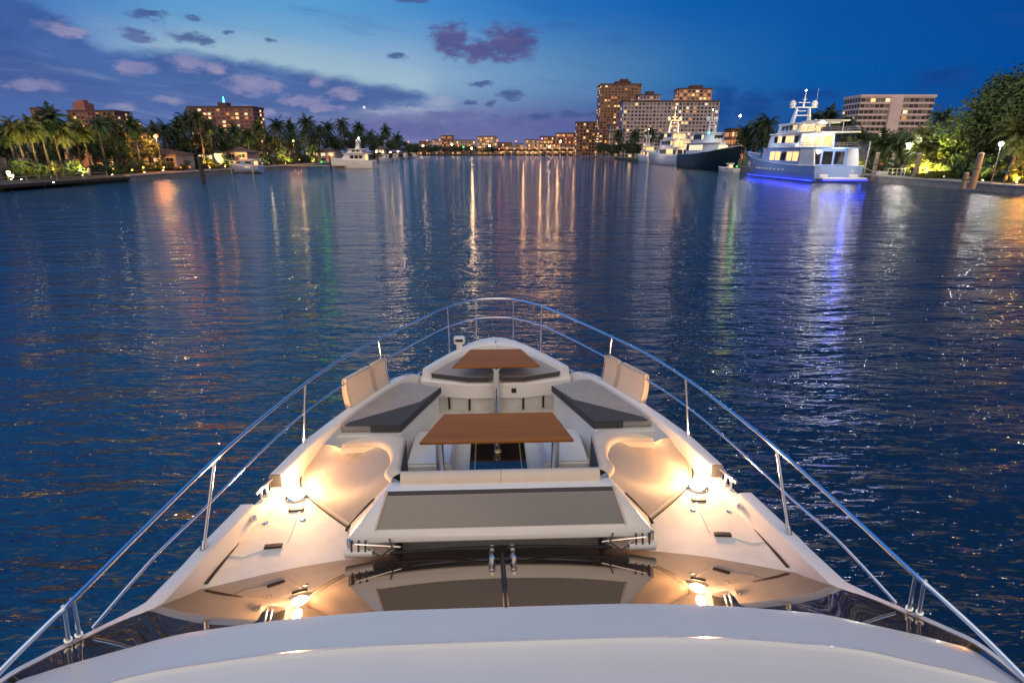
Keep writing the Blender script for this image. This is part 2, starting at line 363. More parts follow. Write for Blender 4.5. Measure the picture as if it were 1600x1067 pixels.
# side decks
for s in (-1, 1):
    d = MB()
    inner = [(1.0, 4.25), (1.05, 5.5), (1.28, 6.45)]
    outer = [(B(y) - 0.10, y) for y in (6.45, 6.0, 5.4, 4.9, 4.2, 3.7, 3.3)]
    d.prism([(s * x, y) for x, y in inner + outer + [(1.0, 3.3)]], 2.18, 2.30)
    do = d.build('side_deck', M['nonskid'], boat)
    for k, (px, py, wx) in enumerate([(2.13, 4.46, .16), (2.10, 5.03, .15)]):
        g = MB().box((s * px, py, 2.312), (wx, 0.055, 0.02), rz=-s * 0.1, mi=0); g.build('deck_vent', M['black'], do, bevel=0.006)
    for (px, py) in [(2.34, 4.83), (1.98, 4.86)]:
        MB().lathe((s * px, py, 2.30), [(0.028, 0), (0.028, 0.006), (0.018, 0.008)], 12).build('deck_filler_cap', M['steel'], do, smooth=True)
    # non-skid break lines moulded into the deck
    MB().tube([(s * 2.06, 5.0, 2.301), (s * 2.02, 4.52, 2.301)], 0.006, 6).tube([(s * 2.2, 4.43, 2.301), (s * 2.36, 4.33, 2.301), (s * 2.5, 4.36, 2.301)], 0.007, 6).build('deck_seam', M['gel'], do)
    MB().prism([(s * x, y) for x, y in [(2.555, 4.0), (2.515, 4.55), (2.47, 4.95), (2.435, 4.95), (2.475, 4.5), (2.52, 4.0)]], 2.300, 2.308).build('scupper', M['black'], do)
# bulwarks with a fairlead gap
def bul_ring(s, y, top, w=0.13, zin=2.2):
    b = B(y); n = 0.012
    return [(s * (b + .012), y, 2.2), (s * (b + .014), y, top - .03), (s * (b - .006), y, top), (s * (b - w + .012), y, top), (s * (b - w - .004), y, top - .012), (s * (b - w - .03), y, zin)]
for s in (-1, 1):
    q = MB()
    tops = [(3.2, 2.66), (3.56, 2.53), (4.0, 2.50), (4.5, 2.50), (4.86, 2.50), (4.90, 2.44), (4.98, 2.365), (5.28, 2.365), (5.35, 2.365), (5.36, 2.53), (5.9, 2.54), (6.5, 2.56), (7.1, 2.56), (7.6, 2.56), (7.95, 2.56), (8.2, 2.52), (8.36, 2.42), (8.42, 2.3)]
    tt = []
    for (a, za), (b_, zb) in zip(tops, tops[1:]):
        n = max(1, int((b_ - a) / 0.15))
        tt += [(a + (b_ - a) * k / n, za + (zb - za) * k / n) for k in range(n)]
    tt.append(tops[-1])
    q.loft([bul_ring(s, y, z) for y, z in tt]); e = [bul_ring(s, *tt[-1])]
    q.f.append(tuple(range(len(q.v) - 6, len(q.v)))); q.mi.append(0)
    bw = q.build('bulwark', M['gel'], boat, smooth=40)
    c = MB()                                      # mooring cleat in the gap
    y0, y1 = 5.02, 5.30; x0, x1 = s * (B(y0) - .05), s * (B(y1) - .05)
    for t in (0.3, 0.62): c.tube([(x0 + (x1 - x0) * t, y0 + (y1 - y0) * t, 2.36), (x0 + (x1 - x0) * t, y0 + (y1 - y0) * t, 2.50)], 0.02, 8)
    c.tube([(x0, y0, 2.505), (x1, y1, 2.505)], 0.02, 8)
    c.build('cleat', M['steel'], bw, smooth=True)
    MB().box((s * (B(5.355) - .06), 5.352, 2.45), (0.12, 0.012, 0.15)).build('fairlead_plate', M['char'], bw)
    MB().lathe((s * (B(4.8) - .15), 4.78, 2.37), [(0.035, 0), (0.04, .02), (0.03, .045), (0.01, .05)], 12).build('hawse_cap', M['steel'], bw, smooth=True)
    f = MB(); 
    for t in (8.24, 8.34): f.tube([(s * (B(t) - .1), t, 2.3), (s * (B(t) - .1), t, 2.47)], 0.022, 8)
    f.tube([(s * (B(8.2) - .1), 8.2, 2.47), (s * (B(8.4) - .1), 8.4, 2.47)], 0.018, 8)
    f.build('bow_cleat', M['steel'], bw, smooth=True)
# bow: deck inside the nose and the raised nose rim
NT_ = [(8.24, 1.14), (8.6, 0.96), (9.06, 0.69), (9.3, 0.54), (9.5, 0.39), (9.65, 0.23), (9.72, 0.11), (9.74, 0)]
N = lambda y: interp(NT_, y)
bd = MB(); yy = [8.05, 8.24, 8.8, 9.1, 9.3, 9.5, 9.65, 9.74]
yb = [6.45, 7.0, 7.6, 8.2, 8.8, 9.26, 9.55, 9.72]
bd.prism([(-(B(y) - .04), y) for y in [8.1, 8.3, 8.8, 9.26, 9.55, 9.72]] + [(B(y) - .04, y) for y in [9.72, 9.55, 9.26, 8.8, 8.3, 8.1]], 2.15, 2.31)
bd.build('foredeck', M['gel'], boat)
def rim(y, s, wid): 
    x = N(y)
    return x
nose = MB(); path = [(-N(y), y) for y in [8.24, 8.5, 8.8, 9.1, 9.3, 9.5, 9.65, 9.72]] + [(0, 9.74)] + [(N(y), y) for y in [9.72, 9.65, 9.5, 9.3, 9.1, 8.8, 8.5, 8.24]]
rings = []
for i, (x, y) in enumerate(path):
    a = Vector(path[max(i - 1, 0)]); b_ = Vector(path[min(i + 1, len(path) - 1)]); t = (b_ - a).normalized(); nn = Vector((t.y, -t.x))   # inward
    if nn.dot(Vector((0, 8.6)) - Vector((x, y))) < 0: nn = -nn
    wd = interp([(8.2, .10), (9.0, .13), (9.5, .24), (9.74, .42)], y)
    P = lambda o, z: (x + nn.x * o if abs(x) > 1e-6 else 0, y + nn.y * o, z)
    rings.append([P(-.02, 2.3), P(-.012, 2.56), P(.012, 2.6), P(wd * .8, 2.6), P(wd, 2.575), P(wd + .05, 2.3)])
nose.loft(rings)
for k in (0, len(rings) - 1): nose.f.append(tuple(k * 6 + j for j in range(6))); nose.mi.append(0)
nose.build('bow_rim', M['gel'], boat, smooth=40)
MB().prism([(-.32, 9.12), (.32, 9.12), (.22, 9.3), (-.22, 9.3)], 2.31, 2.43).build('anchor_locker_lid', M['gel'], boat, bevel=0.02)
# cockpit floor and glazed hatch
fl = MB().prism([(-1.3, 4.5), (1.3, 4.5), (1.3, 8.3), (-1.3, 8.3)], 1.83, 1.93).build('cockpit_floor', M['nonskid'], boat)
hh = MB().box((0, 6.62, 1.945), (0.74, 1.1, 0.03)).build('floor_hatch', M['hatch'], fl, bevel=0.004)
MB().box((-.3, 6.62, 1.965), (0.018, 1.08, 0.012)).box((.3, 6.62, 1.965), (0.018, 1.08, 0.012)).build('hatch_trim', M['gold'], hh)
MB().lathe((0, 6.7, 1.96), [(0.05, 0), (0.05, .03), (0.03, .04)], 16).build('hatch_catch', M['gold'], hh, smooth=True)
for s in (-1, 1):
    lk = MB().box((s * .86, 6.6, 2.02), (0.56, 0.9, 0.19)).build('floor_locker', M['gel'], fl, bevel=0.02)
    MB().box((s * .86, 6.6, 2.125), (0.52, 0.84, 0.02)).build('locker_lid', M['gel'], lk, bevel=0.008)
# side seats
for s in (-1, 1):
    sb = MB().prism([(s * x, y) for x, y in [(1.25, 6.42), (B(6.42) - .13, 6.42), (B(7.0) - .13, 7.0), (B(7.6) - .13, 7.6), (B(8.15) - .15, 8.15), (1.28, 8.1), (.86, 7.72)]], 1.9, 2.40).build('side_seat', M['gel'], boat, bevel=0.02)
    MB().box((s * 1.37, 6.408, 2.33), (0.14, 0.02, 0.035)).build('seat_latch', M['black'], sb, bevel=0.004)
    MB().lathe((s * 2.12, 6.405, 2.38), [(0.012, 0), (0.012, 0.004), (0.0, 0.006)], 10).build('snap_stud', M['steel'], sb)
    cu = MB(); z0, z1 = 2.405, 2.505
    P = [(1.25, 6.50), (2.04, 6.52), (1.74, 7.30), (1.62, 7.86), (1.30, 7.92), (.83, 7.69)]
    cu.prism([(s * x, y) for x, y in P], z0, z1, mi=0)
    cuo = cu.build('seat_cushion', [M['fabric'], M['char']], sb, bevel=0.025)
    sm_ = MB()
    for t in (.36, .68):
        a, c_ = Vector((s * (1.25 - .42 * t), 6.50 + 1.19 * t, z1 + .002)), Vector((s * (2.02 - .40 * t), 6.53 + 1.33 * t, z1 + .002)); sm_.tube([a, c_], .004, 5)
    sm_.tube([(s * x, y, z1 - .004) for x, y in [(1.27, 6.515), (2.02, 6.535), (1.725, 7.30), (1.605, 7.845), (1.31, 7.90), (.85, 7.685), (1.27, 6.515)]], .006, 5)
    sm_.build('cushion_seam', M['taupe'], cuo)
    wd = MB(); W = [(1.235, 6.485), (1.95, 6.50), (1.90, 6.60), (1.07, 7.18), (.818, 7.68)]
    wd.prism([(s * x, y) for x, y in W], z1 + .0, z1 + .006)
    wd.prism([(s * x, y) for x, y in [(1.235, 6.485), (.815, 7.685), (.83, 7.70), (1.25, 6.50)]], z0 + .01, z1 - .005)
    wd.prism([(s * x, y) for x, y in [(1.236, 6.484), (1.236, 6.502), (1.62, 6.512), (1.62, 6.492)]], z0 + .01, z1 - .004)  # shaded inboard half of the near face, put in as charcoal
    wd.build('charcoal_inlay_and_shade', M['char'], cuo)
    for (ya, yb_, xa, xb) in [(6.93, 7.43, 1.93, 1.70), (7.47, 7.74, 1.68, 1.55)]:
        k = MB(); n = 8; rr = []
        for i in range(n + 1):
            t = i / n; zz = 2.50 + 0.46 * t; lean = 0.05 * t + 0.02 * math.sin(t * math.pi)
            th = 0.11 - 0.03 * t
            rr.append([(s * (xa + lean), ya, zz), (s * (xb + lean), yb_, zz), (s * (xb + lean + th), yb_ + .03, zz), (s * (xa + lean + th), ya + .03, zz)])
        k.loft(rr, True, True); bko = k.build('backrest', M['cream'], sb, bevel=0.028)
        pg = MB(); pg.tube([Vector(r[0]) + Vector((0, 0, 0)) for r in rr], .006, 5).tube([Vector(r[1]) for r in rr], .006, 5).tube([rr[-1][0], rr[-1][1]], .006, 5)
        mid_ = [(Vector(r[0]) * .5 + Vector(r[1]) * .5) + Vector((-s * .002, -.001, 0)) for r in rr]
        pg.build('piping', M['taupe'], bko)
# bow seat with pad
pts = [(-1.18, 8.16), (-.45, 7.98), (.45, 7.98), (1.18, 8.16)]
bs = MB().prism([(x, y) for x, y in pts] + [(1.2, 8.4), (-1.2, 8.4)], 2.17, 2.43)
bso = bs.build('bow_seat', M['gel'], boat, bevel=0.025)
MB().prism([(-1.1, 8.2), (-.45, 8.06), (.45, 8.06), (1.1, 8.2), (1.1, 8.38), (-1.1, 8.38)], 1.93, 2.17).build('seat_plinth', M['nonskid'], bso)
for x in (-.74, -.42, .42, .74):
    MB().box((x, 8.04 if abs(x) < .5 else 8.1, 2.06), (0.03, 0.02, 0.20)).build('plinth_slot', M['black'], bso)
MB().box((.27, 7.975, 2.31), (0.075, 0.012, 0.075)).build('socket', M['black'], bso, bevel=0.004)
pad = [(-1.02, 8.24), (-.40, 8.03), (-.09, 8.03), (-.09, 8.16), (.09, 8.16), (.09, 8.03), (.42, 8.03), (1.02, 8.24), (.80, 8.62), (.52, 9.04), (-.52, 9.04), (-.80, 8.62)]
pdo = MB().prism(pad, 2.435, 2.52).build('bow_cushion', M['fabric'], bso, bevel=0.015)
MB().prism([(-1.026, 8.236), (-.40, 8.024), (-.10, 8.024), (-.10, 8.034), (-.40, 8.036), (-1.01, 8.246)], 2.44, 2.512).prism([(1.026, 8.236), (.42, 8.024), (.10, 8.024), (.10, 8.034), (.42, 8.036), (1.01, 8.246)], 2.44, 2.512).build('charcoal_border', M['char'], pdo)
# tables
def table(poly, z, legs, zf):
    t = MB().prism(poly, z - .035, z).build('table', M['teak'], boat, bevel=0.008)
    for x, y in legs:
        l = MB().lathe((x, y, zf), [(0.13, 0), (0.13, .012), (0.07, .03), (0.05, .06), (0.05, z - zf - .09), (0.075, z - zf - .06), (0.075, z - zf - .036)], 20).build('table_leg', M['steel'], t, smooth=40)
    return t
table([(-.91, 5.77), (.87, 5.77), (.70, 6.50), (-.68, 6.50)], 2.65, [(-.70, 5.95), (.68, 5.95)], 1.93)
table([(-.655, 7.84), (.655, 7.84), (.41, 8.60), (-.41, 8.60)], 2.77, [(0, 7.905)], 1.93)
# aft lounge: rolled backrest that sweeps round in an S, sloping sunpad outside it
lounge = MB().prism([(-1.0, 4.75), (1.0, 4.75), (1.0, 5.4), (.62, 5.4), (.62, 5.2), (-.62, 5.2), (-.62, 5.4), (-1.0, 5.4)], 1.93, 2.36).build('aft_lounge', M['gel'], boat, bevel=0.02)
MB().prism([(-.97, 4.78), (.97, 4.78), (.97, 5.38), (.64, 5.38), (.64, 5.18), (-.64, 5.18), (-.64, 5.38), (-.97, 5.38)], 2.365, 2.46).build('lounge_cushion', M['fabric'], lounge, bevel=0.02)
OUT = [(1.70, 5.40, 2.84), (1.38, 5.37, 2.87), (1.21, 5.26, 2.89), (1.115, 5.07, 2.90), (1.085, 4.88, 2.90), (1.11, 4.73, 2.90), (1.03, 4.605, 2.89)]
INN = [(1.08, 5.50, 2.93), (1.0, 5.40, 2.94), (.985, 5.22, 2.95), (.975, 5.02, 2.95), (.965, 4.88, 2.95), (.955, 4.76, 2.95), (.90, 4.66, 2.94)]
DK = [(2.24, 6.38, 2.31), (2.26, 6.0, 2.31), (2.25, 5.66, 2.31), (2.14, 5.38, 2.31), (1.97, 5.17, 2.31), (1.73, 4.93, 2.31), (1.49, 4.71, 2.31)]
for s in (-1, 1):
    sm = lambda P: [Vector((s * p.x, p.y, p.z)) for p in catmull(P, 6)]
    o_, i_, d_ = sm(OUT), sm(INN), sm(DK)
    roll = MB(); rr = []
    for a, b_ in zip(i_, o_):
        c = (a + b_) / 2; e = (b_ - a)
        rr.append([Vector((a.x, a.y, 2.30)), Vector((a.x, a.y, a.z - .05)), a + e * .06 + Vector((0, 0, -.012)), a + e * .25 + Vector((0, 0, .012)), c + Vector((0, 0, .026)), b_ - e * .2 + Vector((0, 0, .022)), b_ - e * .05 + Vector((0, 0, .0)), b_ + Vector((0, 0, -.06)), b_ + Vector((0, 0, -.11))])
    roll.loft(rr)
    roll.f.append(tuple(range(9))); roll.mi.append(0)
    ro = roll.build('backrest_roll', M['cream'], lounge, smooth=50)
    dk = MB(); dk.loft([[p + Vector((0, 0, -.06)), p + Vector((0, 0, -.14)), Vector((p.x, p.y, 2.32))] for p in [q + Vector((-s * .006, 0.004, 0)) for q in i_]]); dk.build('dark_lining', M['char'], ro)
    sl = MB(); rr = []
    for a, b_ in zip(o_, d_):
        a = a + Vector((0, 0, -.035))
        rr.append([a + (b_ - a) * t + Vector((0, 0, 0.02 * math.sin(math.pi * t) - (0.03 if t > .99 else 0))) for t in (0, .04, .15, .3, .5, .7, .85, .95, 1.0)])
    sl.loft(rr); slo = sl.build('sloping_sunpad', M['taupe'], lounge, smooth=50)
    MB().tube([p + Vector((0, 0, .0)) for p in [r[7] for r in rr]], 0.012, 6).tube([p for p in rr[-1]], 0.012, 6).build('piping', M['cream'], slo, smooth=True)
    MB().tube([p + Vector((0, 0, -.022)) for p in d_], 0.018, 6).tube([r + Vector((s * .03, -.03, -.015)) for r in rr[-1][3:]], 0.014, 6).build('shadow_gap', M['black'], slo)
cr = MB(); rr = []
for i in range(13):
    x = -.93 + 1.86 * i / 12; e = min(1, (0.93 - abs(x)) / .15); f_ = 4.66; 
    rr.append([(x, 4.70, 2.40), (x, 4.70, 2.90), (x, 4.68, 2.945), (x, 4.63, 2.968), (x, 4.575, 2.955), (x, 4.545 + .012 * (1 - e), 2.91), (x, 4.54, 2.86)])
cr.loft(rr); cro = cr.build('backrest_bolster', M['cream'], lounge, smooth=50)
bsm = MB()
bsm.tube([Vector(p) + Vector((0, -.001, .001)) for p in rr[6][1:]], .003, 5)
bsm.build('bolster_seam', M['taupe'], cro)
# moulded coachroof hood in front of the windscreen, with its smoked glass panel
hood = MB()
def hp(s): return [(s * 1.03, 4.60, 2.885), (s * 1.045, 4.455, 2.885), (s * 1.135, 4.27, 2.60), (s * 1.36, 4.24, 2.555), (s * 1.46, 4.66, 2.38), (s * 1.36, 4.225, 2.49)]
Lp, Rp = hp(-1), hp(1)
hood.add(Lp + Rp, [(0, 1, 7, 6), (1, 2, 8, 7), (2, 3, 9, 8), (3, 5, 11, 9), (0, 3, 2, 1), (0, 4, 3), (6, 7, 8, 9), (6, 9, 10), (4, 5, 3), (10, 9, 11), (0, 6, 10, 11, 5, 4)])
ho = hood.build('coachroof', M['gel'], boat, bevel=0.014)
lerp = lambda a, b_, t: tuple(a[i] + (b_[i] - a[i]) * t for i in range(3))
def facepanel(t0, t1, e, off, th, inset=0.0):
    a0, a1 = lerp(Lp[1], Lp[2], t0), lerp(Lp[1], Lp[2], t1); b0, b1 = lerp(Rp[1], Rp[2], t0), lerp(Rp[1], Rp[2], t1)
    nrm = (Vector(b0) - Vector(a0)).cross(Vector(a1) - Vector(a0)).normalized()
    if nrm.y > 0: nrm = -nrm
    q = [Vector(a0) + Vector((e, 0, 0)), Vector(b0) - Vector((e, 0, 0)), Vector(b1) - Vector((e, 0, 0)), Vector(a1) + Vector((e, 0, 0))]
    m = MB(); m.add([p + nrm * off for p in q] + [p + nrm * (off - th) for p in q], [(0, 1, 2, 3), (7, 6, 5, 4), (0, 4, 5, 1), (1, 5, 6, 2), (2, 6, 7, 3), (3, 7, 4, 0)]); return m
gp = facepanel(0.15, 0.985, 0.015, 0.004, 0.02).build('glass_panel', M['pglass'], ho)
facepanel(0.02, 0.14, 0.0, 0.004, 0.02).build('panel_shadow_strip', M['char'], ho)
for s in (-1, 1):
    MB().tube([(s * 1.03, 4.448, 2.888), (s * 1.125, 4.265, 2.605)], 0.012, 6).build('panel_frame', M['cream'], ho, smooth=True)
# windscreen
SEAM = [(0, 4.42, 2.29), (.55, 4.40, 2.29), (1.08, 4.34, 2.29), (1.77, 4.21, 2.29), (2.2, 4.08, 2.29), (2.60, 3.93, 2.30), (2.72, 3.56, 2.50), (2.82, 3.1, 2.70), (2.86, 2.76, 2.86), (2.88, 2.50, 2.96), (2.90, 2.1, 2.99), (2.91, 1.6, 3.0)]
BROW = [(0, 2.885, 3.0), (.42, 2.885, 3.0), (.82, 2.88, 3.0), (1.34, 2.845, 3.0), (1.68, 2.80, 3.0), (2.0, 2.745, 3.0), (2.24, 2.66, 3.0), (2.48, 2.57, 3.0), (2.64, 2.50, 3.0), (2.75, 2.42, 3.0), (2.82, 2.1, 3.01), (2.85, 1.6, 3.02)]
sc_, bc_ = catmull(SEAM, 4), catmull(BROW, 4)
full = lambda P: [Vector((-p.x, p.y, p.z)) for p in reversed(P[1:])] + list(P)
fs_, fb_ = full(sc_), full(bc_)
ws = MB(); ws.loft([[a + (b_ - a) * t for t in (0, .2, .4, .6, .8, 1.0, 1.04)] for a, b_ in zip(fs_, fb_)])
wso = ws.build('windscreen', M['wglass'], boat, smooth=60)
for s in (-1, 1):
    cm = MB()
    side = [Vector((s * p.x, p.y, p.z)) for p in sc_[20:]]
    cm.loft([[p + Vector((s * .012, .012, -.2)), p + Vector((s * .012, .012, .008)), p + Vector((0, 0, .016)), p + Vector((-s * .018, -.012, .008))] for p in side])
    cm.build('windscreen_coaming', M['gel'], boat, smooth=50)
sl = lambda x, t: (lambda a, b_: a + (b_ - a) * t)(Vector((x, interp([(p[0], p[1]) for p in SEAM[:6]], abs(x)), 2.29)), Vector((x, 2.885, 3.0)))
MB().tube([sl(0, .12) + Vector((0, 0, .006)), sl(0, 1.0) + Vector((0, 0, .006))], 0.02, 6).build('mullion', M['black'], wso)
wc = MB()
for x in (-.09, .09):
    wp_ = MB()
    for t, r in ((.16, .034), (.22, .026), (.36, .03)):
        p = sl(x, t); wp_.lathe(p, [(r, 0), (r, .05), (r * .6, .07)], 12)
    wp_.tube([sl(x, .15) + Vector((0, 0, .05)), sl(x, .4) + Vector((0, 0, .06))], 0.014, 8)
    w_ = wp_.build('wiper', M['steel'], wso, smooth=40)
    sg = 1 if x > 0 else -1
    MB().tube([sl(x, .2) + Vector((0, 0, .07)), sl(sg * .5, .13) + Vector((0, 0, .05)), sl(sg * 1.0, .10) + Vector((0, 0, .045))], 0.012, 6).build('wiper_blade', M['black'], w_, smooth=True)
    MB().box(sl(x, .2) + Vector((0, .02, .03)), (0.05, 0.1, 0.03)).build('wiper_base', M['black'], w_, bevel=0.008)
for s in (-1, 1):                                  # windscreen washer housings under the hood's lip
    p = Vector((s * 1.27, 4.20, 2.415))
    mo = MB().tube([p + Vector((-.13, 0, 0)), p + Vector((-.12, 0, 0)), p + Vector((.12, 0, 0)), p + Vector((.13, 0, 0))], [.025, .04, .04, .025], 12).build('wiper_motor', M['gel'], wso, smooth=40)
    mm = MB()
    for k in (-.06, .0, .06): mm.tube([p + Vector((k, -.02, .03)), p + Vector((k, .02, .12))], 0.009, 6)
    mm.tube([p + Vector((-s * .08, 0, .04)), p + Vector((-s * .2, -.05, .0)), p + Vector((-s * .3, -.03, .07)), p + Vector((-s * .27, .02, .13))], 0.008, 6)
    mm.build('wiper_hose', M['char'], mo, smooth=True)
    MB().tube([(s * 1.36, 4.22, 2.55), (s * 1.36, 4.215, 2.44)], 0.016, 8).tube([(s * 1.30, 4.19, 2.52), (s * .9, 4.20, 2.47)], 0.008, 6).build('motor_bracket', M['steel'], mo, smooth=True)
# roof / flybridge front
rf = MB(); rr = []
for p in fb_:
    k = 1.0
    rr.append([p + Vector((0, .02, -.03)), p + Vector((0, .025, 0)), p + Vector((0, .012, .018)), p + Vector((0, -.03, .032)), p + Vector((0, -.12, .056)), p + Vector((0, -.325, .100)), p + Vector((0, -.338, .113)), p + Vector((0, -.352, .117)), p + Vector((0, -.366, .113)), p + Vector((0, -.385, .106)), p + Vector((0, -.6, .118)), p + Vector((0, -1.1, .13)), p + Vector((0, -1.55, .14)), p + Vector((0, -1.75, .3)), p + Vector((0, -1.9, .46)), p + Vector((0, -2.0, .47)), p + Vector((0, -2.05, .3))])
rf.loft(rr); rfo = rf.build('flybridge_roof', M['roof'], boat, smooth=30)
MB().prism([(-2.75, .5), (2.75, .5), (2.75, -9), (-2.75, -9)], 2.85, 3.25).build('flybridge_floor', M['nonskid'], boat)
MB().prism([(-2.4, .4), (2.4, .4), (2.3, -8), (-2.3, -8)], 1.9, 2.84).build('saloon', M['wglass'], boat)
# rails
RT = [(2.88, 1.6, 2.98), (2.80, 2.0, 3.08), (2.72, 2.39, 3.17), (2.63, 2.70, 3.235), (2.60, 2.85, 3.25), (2.56, 3.6, 3.25), (2.50, 4.43, 3.25), (2.40, 5.2, 3.25), (2.23, 6.11, 3.25), (2.0, 6.95, 3.25), (1.68, 7.70, 3.25), (1.24, 8.55, 3.27), (.80, 9.26, 3.3), (.33, 9.74, 3.3), (0, 9.82, 3.3)]
RM = [(2.81, 3.12, 2.73), (2.68, 3.7, 2.85), (2.56, 4.31, 2.88), (2.44, 5.2, 2.89), (2.28, 6.06, 2.89), (2.0, 6.95, 2.9), (1.66, 7.70, 2.91), (1.24, 8.55, 2.93), (.81, 9.27, 2.95), (.34, 9.74, 2.95), (0, 9.82, 2.95)]
ST = [((2.62, 2.76, 3.25), (2.865, 2.98, 2.75)), ((2.61, 2.82, 3.25), (2.85, 3.05, 2.72)), ((2.50, 4.43, 3.25), (2.62, 4.21, 2.5)), ((2.23, 6.11, 3.25), (2.30, 6.01, 2.54)), ((1.68, 7.70, 3.25), (1.63, 7.68, 2.55)), ((.80, 9.26, 3.3), (.80, 9.29, 2.45)), ((.33, 9.74, 3.3), (.34, 9.72, 2.45))]
for s in (-1, 1):
    g = MB().tube([Vector((s * p.x, p.y, p.z)) for p in catmull(RT, 8)], 0.0175, 10).tube([Vector((s * p.x, p.y, p.z)) for p in catmull(RM, 8)], 0.013, 8)
    ra = g.build('handrail', M['steel'], boat, smooth=60)
    for i, (a, b_) in enumerate(ST):
        a, b_ = Vector((s * a[0], a[1], a[2])), Vector((s * b_[0], b_[1], b_[2]))
        d = (b_ - a).normalized()
        MB().tube([a, b_ - d * .07, b_ - d * .069, b_], [.015, .015, .024, .026], 10).lathe(b_ - Vector((0, 0, .03)), [(.04, 0), (.04, .012), (.028, .03)], 12).build('stanchion', M['steel'], ra, smooth=50)
# searchlight on the bow
se = MB(); se.lathe((-.62, 9.26, 2.31), [(.045, 0), (.045, .02), (.03, .05), (.025, .26), (.04, .28)], 12)
se.prism([(-.70, 9.19), (-.54, 9.19), (-.52, 9.24), (-.54, 9.33), (-.70, 9.33), (-.72, 9.24)], 2.65, 2.77)
se.prism([(-.67, 9.21), (-.57, 9.21), (-.56, 9.30), (-.68, 9.30)], 2.56, 2.65)
seo = se.build('searchlight', M['gel'], boat, bevel=0.018)
MB().box((-.62, 9.185, 2.725), (0.13, 0.02, 0.045)).build('searchlight_lens', M['black'], seo, bevel=0.006)
# the two deck lamps
for s in (-1, 1):
    x, y = s * 2.17, 5.27
    dl = MB().lathe((x, y, 2.30), [(.115, 0), (.115, .02), (.095, .03)], 20).build('deck_lamp', M['steel'], boat, smooth=40)
    MB().ball((x, y, 2.335), .088, 14, sc=(1, 1, .7)).build('lamp_lens', M['lampwarm'], dl, smooth=True)
    L_ = bpy.data.lights.new('deck_lamp_light', 'POINT'); L_.energy = 82; L_.color = (1.0, 0.48, 0.17); L_.shadow_soft_size = 0.05
    L_.use_nodes = True; t_ = NT(L_.node_tree); fo = t_.node('ShaderNodeLightFalloff'); fo.inputs[0].default_value = 1.0   # soft roll-off, as the exposure-blended photograph has
    t_.l.new(fo.outputs['Linear'], t_.n['Emission'].inputs['Strength'])
    lo = bpy.data.objects.new('deck_lamp_light', L_); COL.objects.link(lo); lo.location = (x, y, 2.48); lo.parent = dl
# ------------------------------------------------------------------ water and ground
def water_mat():
    m = bpy.data.materials.new('canal_water'); m.use_nodes = True; t = NT(m.node_tree); b = t.n['Principled BSDF']
    b.inputs['Base Color'].default_value = (0.001, 0.017, 0.046, 1); b.inputs['Roughness'].default_value = 0.035; b.inputs['IOR'].default_value = 1.68
    g = t.node('ShaderNodeNewGeometry'); P = g.outputs['Position']
    mp = t.node('ShaderNodeMapping'); mp.inputs['Scale'].default_value = (0.32, 1.0, 1.0); mp.inputs['Rotation'].default_value = (0, 0, R(-14)); t.l.new(P, mp.inputs[0]); V = mp.outputs[0]
    h = t.m('MULTIPLY', t.noise(V, 0.30, 2, 0.5), 0.38)
    h = t.m('ADD', h, t.m('MULTIPLY', t.noise(V, 1.05, 3, 0.55, 0.4), 0.29))
    h = t.m('ADD', h, t.m('MULTIPLY', t.noise(V, 3.2, 3, 0.6, 0.3), 0.135))
    bp = t.node('ShaderNodeBump'); bp.inputs['Strength'].default_value = 1.0; bp.inputs['Distance'].default_value = 1.0
    t.l.new(h, bp.inputs['Height']); t.l.new(bp.outputs[0], b.inputs['Normal'])
    return m
MB().add([(-6000, -3000, 0), (6000, -3000, 0), (6000, 9000, 0), (-6000, 9000, 0)], [(0, 1, 2, 3)]).build('water', water_mat())['kind'] = 'structure'
GZ = 1.0
def ground(name, poly, z, m): o = MB().prism(poly, -0.8, z).build(name, m); o['kind'] = 'structure'; return o
ground('left_bank', [(-77.5, 104), (-77.5, 330), (-90, 520), (-135, 880), (-900, 880), (-900, 20), (-92, 20), (-92, 104)], GZ, M['soil'])
ground('right_bank', [(72.5, 30), (72.5, 300), (82, 470), (120, 690), (900, 690), (900, 30)], GZ, M['grass'])
ground('far_bank', [(-900, 882), (900, 882), (900, 4000), (-900, 4000)], 1.4, M['soil'])
q = MB().prism([(72.6, 30), (72.6, 135), (79.5, 135), (79.5, 30)], GZ + .004, GZ + .05).build('quay_paving', M['paving']); q['kind'] = 'structure'
# seawalls
def seawall(pts, z, label, w=0.5):
    o = MB()
    root = empty('seawall', (pts[0][0], pts[0][1], 0), 0, label, 'seawall')
    for (a, b_) in zip(pts, pts[1:]):
        a, b_ = Vector((*a, 0)) - root.location, Vector((*b_, 0)) - root.location; d = (b_ - a); L = d.length; an = math.atan2(d.y, d.x); c = (a + b_) / 2
        o.box((c.x, c.y, (z - .25 - 1) / 2), (L, w, z - .25 + 1), an)
        n = int(min(L / 3, 40))
        for k in range(n):
            p = a + d * ((k + .5) / n); o.box((p.x, p.y, (z - 1.3) / 2), (0.35, w + .14, z + .7), an)
    o.build('wall', M['concrete'], root)
    c_ = MB()
    for (a, b_) in zip(pts, pts[1:]):
        a, b_ = Vector((*a, 0)) - root.location, Vector((*b_, 0)) - root.location; d = b_ - a; c = (a + b_) / 2
        c_.box((c.x, c.y, z - .1), (d.length, w + .35, .28), math.atan2(d.y, d.x))
    c_.build('coping', M['cap'], root, bevel=0.03)
    return root
seawall([(72.4, 30), (72.4, 300)], 1.22, 'long concrete seawall with pale coping below the lit gardens and moored yachts')
seawall([(-77.4, 118), (-77.4, 330), (-90, 520), (-135, 880)], 1.2, 'dark seawall under the palms and houses opposite the big yachts')
